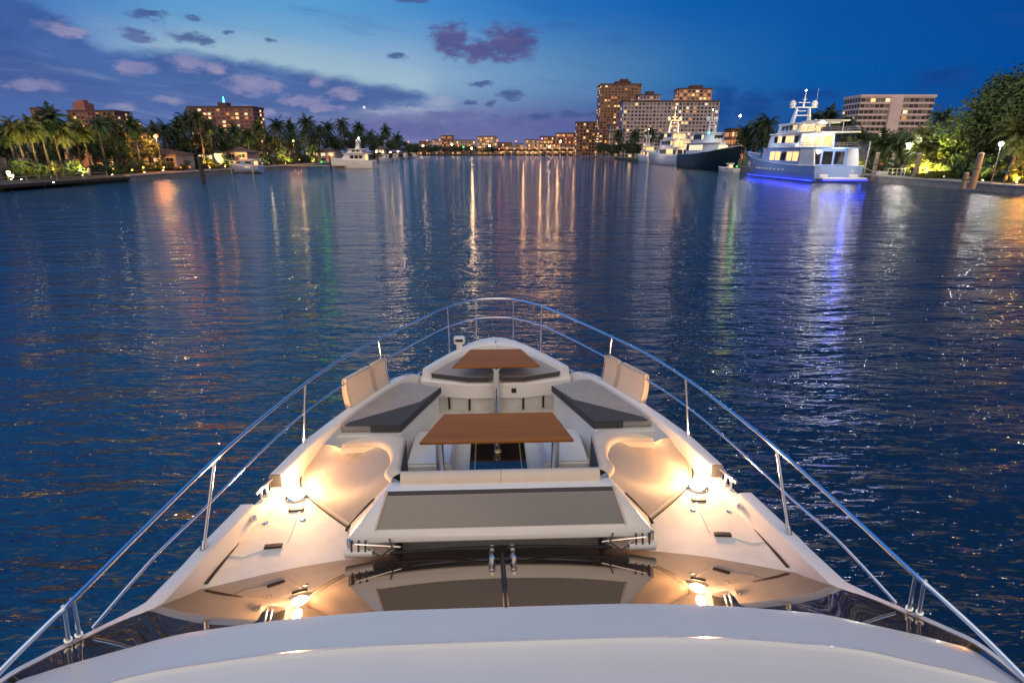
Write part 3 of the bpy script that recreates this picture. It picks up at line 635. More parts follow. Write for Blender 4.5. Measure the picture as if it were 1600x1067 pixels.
# ------------------------------------------------------------------ lamps
def point(name, parent, loc, e, col, r=0.25):
    L = bpy.data.lights.new(name, 'POINT'); L.energy = e; L.color = col; L.shadow_soft_size = r
    o = bpy.data.objects.new(name, L); COL.objects.link(o); o.location = loc; o.parent = parent; return o
SOD, WRM, WHT = (1.0, 0.36, 0.09), (1.0, 0.60, 0.30), (1.0, 0.92, 0.80)
def street_lamp(px, py, Y, mname, col, e, label, gz=GZ, r=0.28, pr=0.07, group=None, dz=0.0):
    X = xat(px, Y, 6); h = zat(py, Y) - gz
    root = empty('street_lamp', (X, Y, gz), 0, label, 'street lamp', group)
    MB().lathe((0, 0, 0), [(.16, 0), (.16, .25), (pr, .4), (pr * .8, h - r * 1.1), (.12, h - r)], 10).build('lamp_post', M['pole'], root, smooth=40)
    MB().ball((0, 0, h), r, 12).build('lamp_globe', M[mname], root, smooth=True)
    MB().lathe((0, 0, h + r * .9), [(r * .5, 0), (r * .3, .12), (.03, .2)], 10).build('lamp_cap', M['pole'], root, smooth=True)
    point('lamp_light', root, (0, -r - .12, h - r * .3 - .1), e, col, max(.1, r * .45))
    return root
street_lamp(248, 213, 148, 'sod', (1, .30, .08), 11000, 'tall orange sodium street lamp glowing among the dark left bank palms', r=0.5)
street_lamp(460, 220, 225, 'sod', (1, .36, .12), 9000, 'smaller orange street lamp between the palms left of the green dock light', r=0.34)
street_lamp(1418, 226, 122, 'white', WHT, 1900, 'white globe lamp on the quay under the pale hotel', r=0.36)
street_lamp(1562, 225, 88, 'white', (1, .96, .9), 950, 'white globe lamp in front of the big round leafy tree', r=0.3)
street_lamp(1622, 240, 84, 'sod', (1, .36, .05), 3000, 'orange lamp at the edge of the big tree on the quay', r=0.3)
street_lamp(1150, 181, 250, 'white', WHT, 2500, 'tall white mast lamp behind the dark green yacht', r=0.42, pr=.12)
# small garden uplights: fixture + its own light
def uplight(x, y, z, e, col, label, spot=True):
    root = empty('garden_light', (x, y, z), 0, label, 'garden light', 'garden lights under the palms')
    MB().lathe((0, 0, 0), [(.10, 0), (.10, .18), (.14, .22), (.13, .26)], 10).build('housing', M['pole'], root, smooth=40)
    MB().ball((0, 0, .27), .10, 10, sc=(1, 1, .5)).build('lens', M['warm'], root, smooth=True)
    L = bpy.data.lights.new('garden_bulb', 'SPOT'); L.energy = e * 4.5; L.color = col; L.shadow_soft_size = .15; L.spot_size = R(125); L.spot_blend = .6
    lo = bpy.data.objects.new('garden_bulb', L); COL.objects.link(lo); lo.location = (0, 0, .5); lo.rotation_euler = (R(180 - 34), 0, 0); lo.parent = root
    return root
# ------------------------------------------------------------------ vegetation
def crown_mesh(name, seed, nf, Lf, m, droop=1.0, leaflets=14, lw=0.14, ll=0.9, up=(80, -25)):
    r = random.Random(seed); mb = MB()
    for k in range(nf):
        az = k * 2.39996 + r.uniform(-.2, .2); t0 = k / (nf - 1)
        el = R(up[0] + (up[1] - up[0]) * t0 + r.uniform(-8, 8)); L = Lf * r.uniform(.85, 1.1)
        p = Vector((0, 0, 0)); d = Vector((math.cos(az) * math.cos(el), math.sin(az) * math.cos(el), math.sin(el)))
        n = leaflets; pts = [p.copy()]
        for i in range(n):
            d = (d + Vector((0, 0, -1)) * (droop * .085 * (1 + i * .12))).normalized(); p = p + d * (L / n); pts.append(p.copy())
        side = Vector((-math.sin(az), math.cos(az), 0))
        for i in range(n):
            a, b_ = pts[i], pts[i + 1]; wv = side * (0.05 * (1 - i / n) + .012)
            mb.add([a - wv, a + wv, b_ + wv * .8, b_ - wv * .8], [(0, 1, 2, 3)])
            if i < 1: continue
            t = i / n; l = ll * (math.sin(math.pi * min(1, t * .9 + .12)) * .8 + .2) * r.uniform(.8, 1.15); dd = (b_ - a).normalized()
            for s in (-1, 1):
                v = (side * s * .8 + dd * .55 + Vector((0, 0, -.45 - .35 * r.random()))).normalized()
                tip = b_ + v * l; ww = dd * lw
                mb.add([a, a + ww * 1.6, tip, ], [(0, 1, 2)]); mb.add([b_, b_ - ww, tip - dd * .1], [(0, 1, 2)])
    return mb.mesh(name, m)
CR = {}
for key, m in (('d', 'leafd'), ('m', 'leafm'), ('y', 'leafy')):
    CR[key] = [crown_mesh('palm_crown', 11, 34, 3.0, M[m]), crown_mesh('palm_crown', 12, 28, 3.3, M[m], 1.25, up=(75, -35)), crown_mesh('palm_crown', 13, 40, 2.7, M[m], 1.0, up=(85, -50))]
def trunk_mesh(seed, royal):
    r = random.Random(seed); P = []; bx, by = r.uniform(-.05, .05), r.uniform(-.05, .05)
    for i in range(9):
        t = i / 8; P.append((bx * math.sin(t * 2.2), by * math.sin(t * 2.6), t))
    rad = [(.24 + .05 * math.sin(t * 5)) * (1 - .45 * t) if royal else .2 * (1 - .35 * t) + (.12 if t < .1 else 0) for t in (i / 8 for i in range(9))]
    return P, rad
TR = []
for i in range(4):
    P, rad = trunk_mesh(40 + i, i % 2 == 0)
    mb = MB(); rings = []
    for (x, y, z), q in zip(P, rad):
        rings.append([(x * 12 + q * math.cos(a), y * 12 + q * math.sin(a), z) for a in (2 * math.pi * k / 9 for k in range(9))])
    mb.loft(rings, True, True); TR.append((mb.mesh('palm_trunk', M['trunk'], smooth=60), (P[-1][0] * 12, P[-1][1] * 12)))
def palm(px, py, Y, key='d', label='', size=1.0, group='palms on the left bank', k=0, gz=GZ, cat='palm tree'):
    top = zat(py, Y); cr_h = 1.9 * size; h = max(1.2, top - gz - cr_h); X = xat(px, Y, top)
    root = empty('palm_tree', (X, Y, gz), 0, label, cat, group)
    tm, (tx, ty) = TR[k % 4]
    inst('trunk', tm, root, sc=(1, 1, h)); inst('crown', CR[key][k % 3], root, (tx, ty, h), rnd.uniform(0, 6.28), (size, size, size * rnd.uniform(.92, 1.1)))
    return root
def leaf_crown(name, seed, lobes, leaves, size, m, flat=.8):
    r = random.Random(seed); mb = MB(); C = []
    for i in range(lobes):
        a = r.uniform(0, 6.28); z = r.uniform(-.55, 1); q = math.sqrt(max(0, 1 - z * z)) * r.uniform(.55, .85)
        C.append((Vector((q * math.cos(a), q * math.sin(a), z * .72 * flat)), r.uniform(.22, .40)))
    for i in range(leaves):
        c, rad = C[r.randrange(lobes)]
        d = Vector((r.gauss(0, 1), r.gauss(0, 1), r.gauss(0, 1))).normalized() * (r.random() ** .4) * rad * r.uniform(.8, 1.15); p = c + d
        n = (d.normalized() * .7 + Vector((r.gauss(0, .5), r.gauss(0, .5), r.gauss(.4, .5)))).normalized(); u = n.orthogonal().normalized(); v = n.cross(u)
        an = r.uniform(0, 6.28); u, v = u * math.cos(an) + v * math.sin(an), v * math.cos(an) - u * math.sin(an)
        s = size * r.uniform(.6, 1.3)
        mb.add([p - u * s, p + v * s * .5, p + u * s, p - v * s * .5 + n * s * .2], [(0, 1, 2, 3)])
    return mb.mesh(name, m)
BR = {k: [leaf_crown('tree_crown', 60 + i, 26, 3600, .055, M[m]) for i in range(2)] for k, m in (('d', 'leafd'), ('m', 'leafm'))}
BUSH = {k: leaf_crown('shrub_leaves', 80, 16, 1300, .10, M[m], 1.0) for k, m in (('d', 'leafd'), ('m', 'leafm'), ('y', 'leafy'))}
def tree_trunk(seed, h, rad):
    r = random.Random(seed); mb = MB(); mb.tube([(0, 0, 0), (.05 * h, .02 * h, h * .35), (0, 0, h * .62)], [rad * 1.3, rad, rad * .7], 9)
    for k in range(6):
        a = k * 1.05 + r.random(); z = h * r.uniform(.32, .6)
        mb.tube([(0, 0, z), (math.cos(a) * h * .16, math.sin(a) * h * .16, z + h * .13), (math.cos(a) * h * .3, math.sin(a) * h * .3, z + h * .22)], [rad * .5, rad * .3, rad * .12], 6)
    return mb.mesh('tree_trunk', M['trunk'], smooth=60)
TT = tree_trunk(5, 1.0, .035)
def tree(px, py, Y, wpx, label, key='d', group='broad leafy trees', k=0, gz=GZ, mesh=None):
    top = zat(py, Y); X = xat(px, Y, top); h = top - gz; rad = wpx / 2 / F_PX * Y
    root = empty('leafy_tree', (X, Y, gz), rnd.uniform(0, 6), label, 'tree', group)
    inst('trunk', TT, root, sc=(h, h, h))
    zc = h * .58
    inst('crown', mesh or BR[key][k % 2], root, (0, 0, zc), rnd.uniform(0, 6), (rad, rad, (h - zc) / .72))
    return root
def shrub(px, py, Y, wpx, label, key='m', group='shrubs along the banks', gz=GZ, X=None):
    top = zat(py, Y); h = max(.5, top - gz); rad = wpx / 2 / F_PX * Y
    o = inst('shrub', BUSH[key], None, (xat(px, Y, top) if X is None else X, Y, gz + h * .42), rnd.uniform(0, 6), (rad, rad, h * .62))
    return tag(o, label, 'shrub', group)
ORD = ['first', 'second', 'third', 'fourth', 'fifth', 'sixth', 'seventh', 'eighth', 'ninth', 'tenth', 'eleventh', 'twelfth', 'thirteenth', 'fourteenth', 'fifteenth', 'sixteenth', 'seventeenth', 'eighteenth', 'nineteenth', 'twentieth', 'twenty-first', 'twenty-second', 'twenty-third', 'twenty-fourth', 'twenty-fifth', 'twenty-sixth', 'twenty-seventh', 'twenty-eighth', 'twenty-ninth', 'thirtieth', 'thirty-first', 'thirty-second', 'thirty-third', 'thirty-fourth', 'thirty-fifth', 'thirty-sixth', 'thirty-seventh', 'thirty-eighth']
LP = [(4, 188, 'd', 1.1), (22, 182, 'y', 1.0), (42, 184, 'y', 1.05), (58, 176, 'm', 1.15), (76, 166, 'd', 1.25), (92, 190, 'y', 1.1), (110, 186, 'y', 1.1), (128, 192, 'y', 1.0), (150, 180, 'd', 1.1), (164, 178, 'd', 1.2), (184, 190, 'd', 1.15), (203, 181, 'd', 1.25), (222, 194, 'd', 1.1), (240, 192, 'd', 1.0), (256, 190, 'd', 1.2), (276, 186, 'd', 1.2), (290, 176, 'd', 1.3), (306, 170, 'd', 1.3), (322, 184, 'd', 1.3), (345, 196, 'd', 1.3), (364, 194, 'd', 1.3), (384, 197, 'd', 1.4), (403, 189, 'm', 1.5), (431, 185, 'd', 1.6), (452, 190, 'd', 1.6), (479, 181, 'd', 1.8), (496, 192, 'd', 1.6), (511, 190, 'd', 1.7), (534, 183, 'd', 1.9), (559, 191, 'd', 2.0), (578, 203, 'd', 1.9), (603, 196, 'd', 2.2), (620, 209, 'd', 2.0)]
def Yleft(px, off=14): return ((90 + off * .35) * F_PX / (800 - px) - 1.86) / .9475
for i, (px, py, key, sz) in enumerate(LP):
    Y = min(Yleft(px) + rnd.uniform(-4, 8), 470)
    shade = {'d': 'dark', 'm': 'green', 'y': 'yellow lit'}[key]
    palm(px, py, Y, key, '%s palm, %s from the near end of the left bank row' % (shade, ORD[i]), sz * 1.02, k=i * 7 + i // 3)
# under-storey trees and shrubs behind the palms
for i, (px, py, w_, off) in enumerate([(-6, 196, 60, 30), (60, 205, 60, 36), (140, 206, 60, 30), (176, 212, 50, 16), (214, 210, 60, 18), (262, 208, 60, 26), (300, 205, 60, 20), (336, 208, 60, 22), (380, 210, 54, 26), (416, 206, 56, 20), (446, 208, 46, 16), (474, 204, 50, 18), (506, 206, 50, 22), (540, 206, 50, 18), (566, 208, 44, 20), (596, 212, 44, 22), (622, 218, 40, 22), (640, 226, 30, 24)]):
    tree(px, py, min(Yleft(px, off), 640), w_, '%s broad dark tree, counted from the near end, behind the left bank palms' % ORD[i], 'd', 'dark trees behind the left palms', i)
for i, (px, py, w_, key, dY) in enumerate([(12, 262, 30, 'd', -10), (84, 252, 30, 'y', -20), (120, 262, 34, 'd', -16), (150, 258, 40, 'd', -14), (180, 262, 34, 'm', -16), (212, 262, 40, 'd', -15), (238, 258, 30, 'm', -10), (270, 262, 34, 'd', -14), (300, 258, 34, 'd', -12), (330, 254, 34, 'm', -14), (352, 250, 30, 'd', -12), (402, 246, 30, 'd', -16), (424, 248, 34, 'd', -14), (452, 246, 30, 'd', -14), (476, 244, 34, 'd', -16), (498, 244, 28, 'd', -12), (590, 238, 26, 'd', -10), (612, 238, 26, 'd', -10), (634, 238, 22, 'd', -10)]):
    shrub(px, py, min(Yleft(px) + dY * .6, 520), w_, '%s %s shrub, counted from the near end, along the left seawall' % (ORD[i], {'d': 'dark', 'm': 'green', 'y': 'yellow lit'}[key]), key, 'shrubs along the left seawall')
UG, UY, UO = (1.0, 0.80, 0.22), (1.0, 0.70, 0.24), (1.0, 0.40, 0.10)
for i, (px, dY, e, c, nm) in enumerate([(18, -6, 900, UY, 'house with the flat eaves'), (34, -8, 900, UY, 'two shortest palms'), (84, -26, 160, UG, 'round yellow shrub'), (100, -6, 1100, UY, 'yellow palms by the pilings'), (130, -6, 900, UG, 'yellow palm beside the dark one'), (176, -14, 160, UG, 'green shrub before the pink house'), (226, -12, 500, UG, 'cream house lawn'), (255, -8, 300, UO, 'orange lamp post'), (328, -8, 900, UO, 'house under the pink hotel'), (352, -8, 900, UG, 'yellow green thicket below the hotel'), (404, -10, 900, UG, 'bright palm trunk'), (446, -10, 900, UY, 'palms left of the docked yacht'), (488, -12, 900, UY, 'terrace behind the green light'), (600, 0, 1500, UO, 'last palms of the row')]):
    Y = min(Yleft(px) + dY - 6, 420); uplight(xat(px, Y, 1), Y, GZ, e * 2.6, c, 'small warm garden light shining up by the ' + nm)
# the banks go on past the picture's edges
for i, (px, py, Y, w_, nm) in enumerate([(-70, 196, 112, 110, 'nearest'), (-170, 190, 118, 120, 'next'), (-290, 196, 110, 120, 'third'), (-430, 186, 120, 150, 'fourth')]):
    tree(px, py, Y, w_, '%s dark tree beyond the left edge of the picture, behind the dock' % nm, 'd', 'trees past the left edge', i)
for i, (px, py, Y) in enumerate([(-40, 182, 104), (-110, 178, 108), (-210, 184, 104), (-330, 176, 112)]):
    palm(px, py, Y, 'd', '%s dark palm past the left edge of the picture' % ORD[i], 1.0, 'palms past the left edge', i)
for i, (px, py, Y, w_) in enumerate([(1740, 150, 92, 130), (1860, 160, 90, 140)]):
    tree(px, py, Y, w_, '%s leafy tree past the right edge of the quay' % ORD[i], 'm', 'trees past the right edge', i)
# ------------------------------------------------------------------ houses
M['stucco'] = mat('pale_stucco', (0.42, 0.37, 0.34), 0.8, var=0.08, vscale=.6)
M['pinkst'] = mat('pink_stucco', (0.46, 0.28, 0.25), 0.8, var=0.08, vscale=.6)
M['tile'] = mat('barrel_tile_roof', (0.12, 0.07, 0.055), 0.8, var=0.3, vscale=2)
M['slate'] = mat('dark_flat_roof', (0.05, 0.05, 0.06), 0.7, var=0.2, vscale=1)
def house(px0, px1, py, Y, wall, roof, label, floors=2, lit=.5, flat=False, seed=1, base=GZ):
    r = random.Random(seed); top = zat(py, Y); x0, x1 = xat(px0, Y, top), xat(px1, Y, top); W = x1 - x0; D = 9.0; H = top - base; wh = H * (.98 if flat else .74)
    root = empty('house', ((x0 + x1) / 2, Y + D / 2, base), 0, label, 'house')
    w_ = MB().box((0, 0, wh / 2), (W, D, wh)).box((0, -D / 2 - .06, wh * .52), (W + .1, .2, .25)); w_.box((-W * .28, -D / 2 - .75, wh * .3), (W * .22, 1.5, wh * .6))
    w_.build('wall', wall, root)
    if flat: MB().box((0, 0, wh + .15), (W + 1.6, D + 1.6, .35)).box((-W * .28, -D / 2 - .8, wh * .6 + .1), (W * .25, 2.0, .22)).build('roof', roof, root)
    else:
        e = .7; a = [(-W / 2 - e, -D / 2 - e), (W / 2 + e, -D / 2 - e), (W / 2 + e, D / 2 + e), (-W / 2 - e, D / 2 + e)]; rg = max(.3, W / 2 - D * .45)
        MB().add([(*p, wh) for p in a] + [(-rg, 0, H), (rg, 0, H)], [(3, 2, 1, 0), (0, 1, 5, 4), (1, 2, 5), (2, 3, 4, 5), (3, 0, 4)]).box((-W * .28, -D / 2 - .8, wh * .6 + .1), (W * .25, 2.0, .25)).build('roof', roof, root)
    n = max(3, int(W / 3)); fh = wh / floors
    for f in range(floors):
        for k in range(n):
            x = -W / 2 + W * (k + .5) / n; ww, hh = W / n * .55, fh * .58
            if -W * .41 < x < -W * .15 and f == 0: continue
            li = r.random() < lit
            wf = MB().box((x, -D / 2 - .03, fh * (f + .5)), (ww, .14, hh)).build('window', M[r.choice(['wlit', 'wlow', 'wlit2'])] if li else M['wdark'], root)
            MB().box((x, -D / 2 - .13, fh * (f + .5) + hh / 2), (ww + .2, .12, .12)).box((x, -D / 2 - .13, fh * (f + .5) - hh / 2), (ww + .3, .16, .12)).box((x, -D / 2 - .12, fh * (f + .5)), (.07, .07, hh)).build('frame', M['hullw'], wf)
    d = MB().box((-W * .28, -D / 2 - 1.52, wh * .22), (1.5, .1, wh * .42)).build('door', M['wlow'] if seed % 2 else M['wdark'], root)
    return root
house(-30, 44, 214, 126, M['stucco'], M['slate'], 'white two storey house with dark flat eaves at the near end of the left bank', 2, .2, True, 3)
house(44, 104, 222, 140, M['stucco'], M['tile'], 'warmly lit cream house glowing behind the yellow palms', 2, .8, False, 5)
house(116, 142, 218, 150, M['stucco'], M['slate'], 'narrow white house with dark canopy left of the pink house', 2, .4, True, 4)
house(146, 192, 226, 150, M['pinkst'], M['tile'], 'pink stucco house under tall dark palms', 1, .35, False, 7)
house(194, 272, 233, 158, M['stucco'], M['tile'], 'long low cream house beside the orange lamp', 1, .75, False, 9)
house(292, 332, 232, 180, M['stucco'], M['tile'], 'orange lit house below the pink hotel', 2, .8, False, 11)
house(336, 384, 230, 190, M['pinkst'], M['tile'], 'pale pink house behind the covered boat', 2, .5, False, 13)
house(430, 452, 226, 250, M['stucco'], M['tile'], 'yellow lit villa between the palms and the second orange lamp', 2, .9, False, 15)
house(474, 522, 232, 275, M['stucco'], M['tile'], 'bright terrace house behind the green dock light', 2, .9, False, 17)
house(586, 600, 228, 420, M['stucco'], M['tile'], 'small lit house at the far end of the left bank', 2, .9, False, 19)
# small lamps and front planting along the left bank
SHO = [(20, 274, 'cream'), (84, 264, 'yellow'), (104, 282, 'cream'), (138, 276, 'cream'), (178, 264, 'yellow'), (206, 266, 'yellow'), (224, 262, 'yellow'), (256, 262, 'yellow'), (282, 268, 'orange'), (296, 262, 'orange'), (312, 270, 'orange'), (326, 268, 'orange'), (342, 258, 'orange'), (352, 266, 'orange'), (372, 254, 'yellow'), (410, 262, 'cream'), (420, 258, 'cream'), (436, 262, 'cream'), (446, 246, 'orange'), (468, 250, 'yellow'), (482, 252, 'cream'), (494, 254, 'cream')]
for i, (px, py, cn) in enumerate(SHO):
    Y = min(Yleft(px) - 12, 330); X = xat(px, Y, 2); h = max(.7, zat(py, Y) - GZ)
    root = empty('path_lamp', (X, Y, GZ), 0, '%s low %s path lamp, counted from the near end, on the left bank' % (ORD[i], cn), 'path lamp', 'path lamps on the left bank')
    MB().tube([(0, 0, 0), (0, 0, h - .15)], .05, 6).build('lamp_post', M['pole'], root); MB().ball((0, 0, h), .21, 8).build('lamp_globe', M[{'cream': 'wlit2', 'yellow': 'pathy', 'orange': 'sod'}[cn]], root, smooth=True)
    point('lamp_light', root, (0, -.45, h + .1), {'cream': 12, 'yellow': 16, 'orange': 9}[cn], {'cream': (1, .8, .5), 'yellow': (1, .75, .2), 'orange': (1, .32, .06)}[cn], .2)
for i, (px, py, w_, key, dY) in enumerate([(30, 250, 40, 'm', -6), (62, 256, 26, 'd', -10), (112, 250, 30, 'm', -8), (166, 250, 34, 'd', -9), (196, 248, 34, 'd', -7), (224, 250, 30, 'm', -8), (250, 248, 34, 'd', -6), (284, 250, 28, 'm', -7), (304, 246, 34, 'd', -5), (318, 244, 30, 'm', -6), (346, 242, 34, 'd', -6), (368, 244, 26, 'm', -8), (412, 240, 30, 'd', -8), (440, 240, 30, 'm', -8), (464, 238, 30, 'd', -8), (486, 240, 26, 'm', -10), (512, 238, 30, 'd', -6), (600, 232, 26, 'd', -8)]):
    shrub(px, py, min(Yleft(px) + dY, 520), w_, '%s tall %s bush, counted from the near end, among the left bank palms' % (ORD[i], {'d': 'dark', 'm': 'green'}[key]), key, 'tall bushes among the left palms')
# ------------------------------------------------------------------ docks and pilings, left
dk = empty('dock', (-84, 90, 0), 0, 'dark timber dock at the near end of the left bank', 'dock')
MB().box((0, 0, .85), (14, 56, .22)).box((7.0, 0, .62), (.2, 56, .3)).build('deck', M['darkwood'], dk)
pm = MB().tube([(0, 0, -.8), (0, 0, .74)], .16, 8).mesh('dock_leg', M['darkwood'], smooth=40)
for k in range(9): inst('leg', pm, dk, (6.6, -26 + 6.5 * k, 0))
def piling(px, pyt, Y, label, r=.24, m='wood', base=-.8, lean=0.0, group='timber pilings'):
    X = xat(px, Y, 2); h = zat(pyt, Y)
    root = empty('piling', (X, Y, base), 0, label, 'piling', group)
    mb = MB(); n = 8; rr = random.Random(int(px * 7)); rings = []
    for i in range(7):
        t = i / 6; q = r * (1.08 - .16 * t); rings.append([(lean * t * (h - base) + q * math.cos(a) * rr.uniform(.94, 1.06), q * math.sin(a) * rr.uniform(.94, 1.06), t * (h - base)) for a in (2 * math.pi * k / 10 for k in range(10))])
    mb.loft(rings, True, True); mb.build('post', M[m], root, smooth=50)
    MB().lathe((lean * (h - base), 0, h - base), [(r * 1.0, -.12), (r * 1.02, .0), (r * .4, .13), (.01, .17)], 10).build('post_cap', M['cap'] if m == 'wood' else M[m], root, smooth=50)
    MB().lathe((lean * .55 * (h - base), 0, (h - base) * .55), [(r * 1.06, 0), (r * 1.1, .06), (r * 1.06, .12)], 10).build('rope_band', M['darkwood'], root, smooth=True)
    return root
for px, py, Y, lb in [(13, 268, 100, 'leaning weathered piling nearest the frame edge on the left dock'), (59, 268, 108, 'thick weathered piling beside the dock rail'), (78, 276, 108, 'short pale post behind the thick dock piling'), (102, 264, 112, 'weathered piling left of the bright yellow shrub'), (139, 264, 116, 'warm lit piling at the dock end'), (174, 272, 122, 'short white post under the pink house'), (228, 272, 128, 'thin post in front of the long cream house'), (252, 268, 130, 'thin post below the orange lamp')]:
    piling(px, py, Y, lb, .30 if 'thin' not in lb and 'short' not in lb else .16, 'wood', -.8, .02)
piling(315, 246, 116, 'tall black mooring piling standing in the water before the orange lit house', .42, 'darkwood', -.8, 0)
rl = empty('dock_railing', (-83, 90, .96), 0, 'low railing of rope and posts along the left dock', 'railing')
MB().tube([(3, -26, .9), (3, 26, .9)], .05, 6).tube([(3, -26, .45), (3, 26, .45)], .03, 6).build('rail', M['cap'], rl)
pp = MB().tube([(0, 0, 0), (0, 0, 1.0)], .07, 6).mesh('rail_post', M['cap'])
for k in range(9): inst('post', pp, rl, (3, -26 + 6.5 * k, 0))
# ------------------------------------------------------------------ boats
def plan(y0, y1, hw, nose=.35, n=7, tail=.96):
    L = y1 - y0; P = []
    for i in range(n + 1):
        t = i / n; P.append((hw * (tail + (1 - tail) * min(1, t * 6)) * (1 - max(0, (t - (1 - nose)) / nose) ** 2.2 * .72), y0 + L * t))
    return P
def ring_poly(P): return [(x, y) for x, y in P] + [(-x, y) for x, y in reversed(P)]
def yacht(label, loc, rz, L, Bm, fb, fs, hull, tiers, mast=None, group=None, litside='wlit', name='moored_yacht', stripe=None, cat='yacht', bulwark=True):
    root = empty(name, loc, rz, label, cat, group); hw = Bm / 2
    h = MB(); rings = []
    for i in range(13):
        t = i / 12; y = -L / 2 + L * t; w_ = hw * (1 - max(0, (t - .45) / .55) ** 2.3) ; w_ = max(w_, .02); sh = fs + (fb - fs) * max(0, (t - .2) / .8) ** 1.6
        fl = max(0, (t - .5) / .5); yl = y - fl * L * .07; ww = w_ * (1 - .42 * fl)
        p = [(w_, y, sh), (w_ * .985, y - fl * .15, sh * .62), (ww * .95, yl + fl * L * .03, .3), (ww * .85, yl, -.2), (0, yl, -.9)]
        rings.append(p + [(-a, b_, c) for a, b_, c in reversed(p[:-1])])
    h.loft(rings); h.f.append(tuple(range(9))); h.mi.append(0)
    # deck
    for i in range(12): h.add([rings[i][0], rings[i][8], rings[i + 1][8], rings[i + 1][0]], [(0, 1, 2, 3)])
    ho = h.build('hull', M[hull], root, smooth=45)
    ru = MB()
    for s in (0, 8): ru.tube([Vector(r[s]) + Vector((0, 0, .02)) for r in rings], .09, 6)
    ru.build('rubbing_strake', M['steel' if hull == 'hullg' else 'hullw'], ho)
    pr_ = MB().ball((0, 0, 0), .16, 8, sc=(.3, 1, 1)).mesh('porthole', M['wlit2' if hull == 'hullb' else 'ydark'])
    for s in (-1, 1):
        for k in range(8 if L > 30 else 4):
            t = .3 + .045 * k; rg = rings[int(t * 12)]; inst('porthole', pr_, ho, (s * (hw * (1 - max(0, (t - .45) / .55) ** 2.3) * .985), -L / 2 + L * t, (fs + .2) * .62))
    for ti, td in enumerate(tiers):
        y0, y1, w_, z0, z1 = td['box']; P = ring_poly(plan(y0, y1, w_, td.get('nose', .3)))
        rk, ra = td.get('rake', .8), td.get('arake', 0)
        topP = [(x * .94, y0 + ra + (y - y0) * ((y1 - rk - y0 - ra) / (y1 - y0))) for x, y in P]
        to = MB().prism(P, z0, z1, topP).build('deckhouse', M[td.get('mat', 'hullw')], root, bevel=.08)
        ov = td.get('over', .5)
        if ov:
            Q = ring_poly(plan(y0 - td.get('aft', 1.5), y1 - rk * .6, min(hw * .98, w_ + ov), td.get('nose', .3)))
            MB().prism(Q, z1 + .003, z1 + .26).build('deck_edge', M[td.get('omat', 'hullw')], to, bevel=.06)
        nw = td.get('win', 5); r = random.Random(ti * 31 + int(L)); za, zb = z0 + (z1 - z0) * td.get('wz', (.35, .85))[0], z0 + (z1 - z0) * td.get('wz', (.35, .85))[1]
        ya, yb = y0 + .6, y1 - (y1 - y0) * td.get('nose', .3) * 1.0; seg = (yb - ya) / nw
        for s in (-1, 1):
            for k in range(nw):
                c = ya + seg * (k + .5); tm = (za + zb) / 2; sh = 1 - .06 * (tm - z0) / (z1 - z0)
                li = r.random() < td.get('lit', .5)
                MB().box((s * w_ * sh, c, tm), (.14, seg * td.get('ws', .78), zb - za)).build('window', M[litside if li else 'ydark'], to)
        # forward and aft windows
        fy = y1 - rk * .55
        for k in (-1, 0, 1):
            MB().box((k * w_ * .26, fy - abs(k) * .12 - (0.0), tm), (w_ * .23, .5, (zb - za) * .8), rx=-math.atan2(rk, z1 - z0)).build('windscreen_pane', M[litside if td.get('flit') else 'ydark'], to)
        if td.get('stern', True):
            for k in (-1, 0, 1):
                MB().box((k * w_ * .55, y0 + ra * .5 - .0, (z0 + z1) / 2 - .05), (w_ * .45, .16, (z1 - z0) * .72)).build('door', M[litside if td.get('slit', True) else 'ydark'], to)
        if td.get('rail', True):
            g = MB(); zt = z1 + 1.15; a0 = y0 - td.get('aft', 1.5) + .2; wr = min(hw * .98, w_ + ov) - .1
            lo_ = [(-wr, y0 + (y1 - y0) * .45), (-wr, a0), (wr, a0), (wr, y0 + (y1 - y0) * .45)]
            for zz in (zt, zt - .4): g.tube([(x, y, zz) for x, y in lo_], .035, 5)
            for (xa, ya_), (xb, yb_) in zip(lo_, lo_[1:]):
                m_ = max(2, int(math.hypot(xb - xa, yb_ - ya_) / 1.5))
                for k in range(m_ + 1): g.tube([(xa + (xb - xa) * k / m_, ya_ + (yb_ - ya_) * k / m_, z1 + .2), (xa + (xb - xa) * k / m_, ya_ + (yb_ - ya_) * k / m_, zt)], .03, 5)
            g.build('railing', M['steel'], to)
    if mast:
        y, z0, z1, mm = mast[:4]; m = MB(); H = z1 - z0; sw = mast[4] if len(mast) > 4 else 1.2
        for s in (-1, 1):
            m.prism([(s * sw, y - .9), (s * sw, y + .7), (s * (sw - .3), y + .7), (s * (sw - .3), y - .9)], z0, z0 + H * .5, [(s * sw * .75, y - .9), (s * sw * .75, y - .2), (s * (sw * .75 - .25), y - .2), (s * (sw * .75 - .25), y - .9)])
        m.box((0, y - .5, z0 + H * .5), (sw * 2.9, .9, .2)).box((0, y - .5, z0 + H * .26), (sw * 1.9, .7, .2))
        m.tube([(0, y - .5, z0 + H * .5), (0, y - .7, z0 + H * .8), (0, y - .7, z1)], [.22, .12, .04], 8).box((0, y - .6, z0 + H * .64), (sw * 1.3, .3, .12)).box((0, y - .6, z0 + H * .74), (.9, .25, .1))
        mo = m.build('mast', M[mm], root, smooth=40)
        for s in (-1, 1): MB().lathe((s * sw * 1.2, y - .5, z0 + H * .5 + .1), [(.35, 0), (.62, .3), (.66, .75), (.5, 1.15), (.2, 1.35), (.02, 1.4)], 14).build('radar_dome', M['hullw'], mo, smooth=60)
        MB().box((0, y + .1, z0 + H * .40), (2.0, .25, .2)).build('radar_bar', M['hullw'], mo)
        MB().tube([(sw * 1.3, y - .7, z0 + H * .5), (sw * 1.3, y - .8, z1 + .5)], .03, 5).build('antenna', M['hullw'], mo)
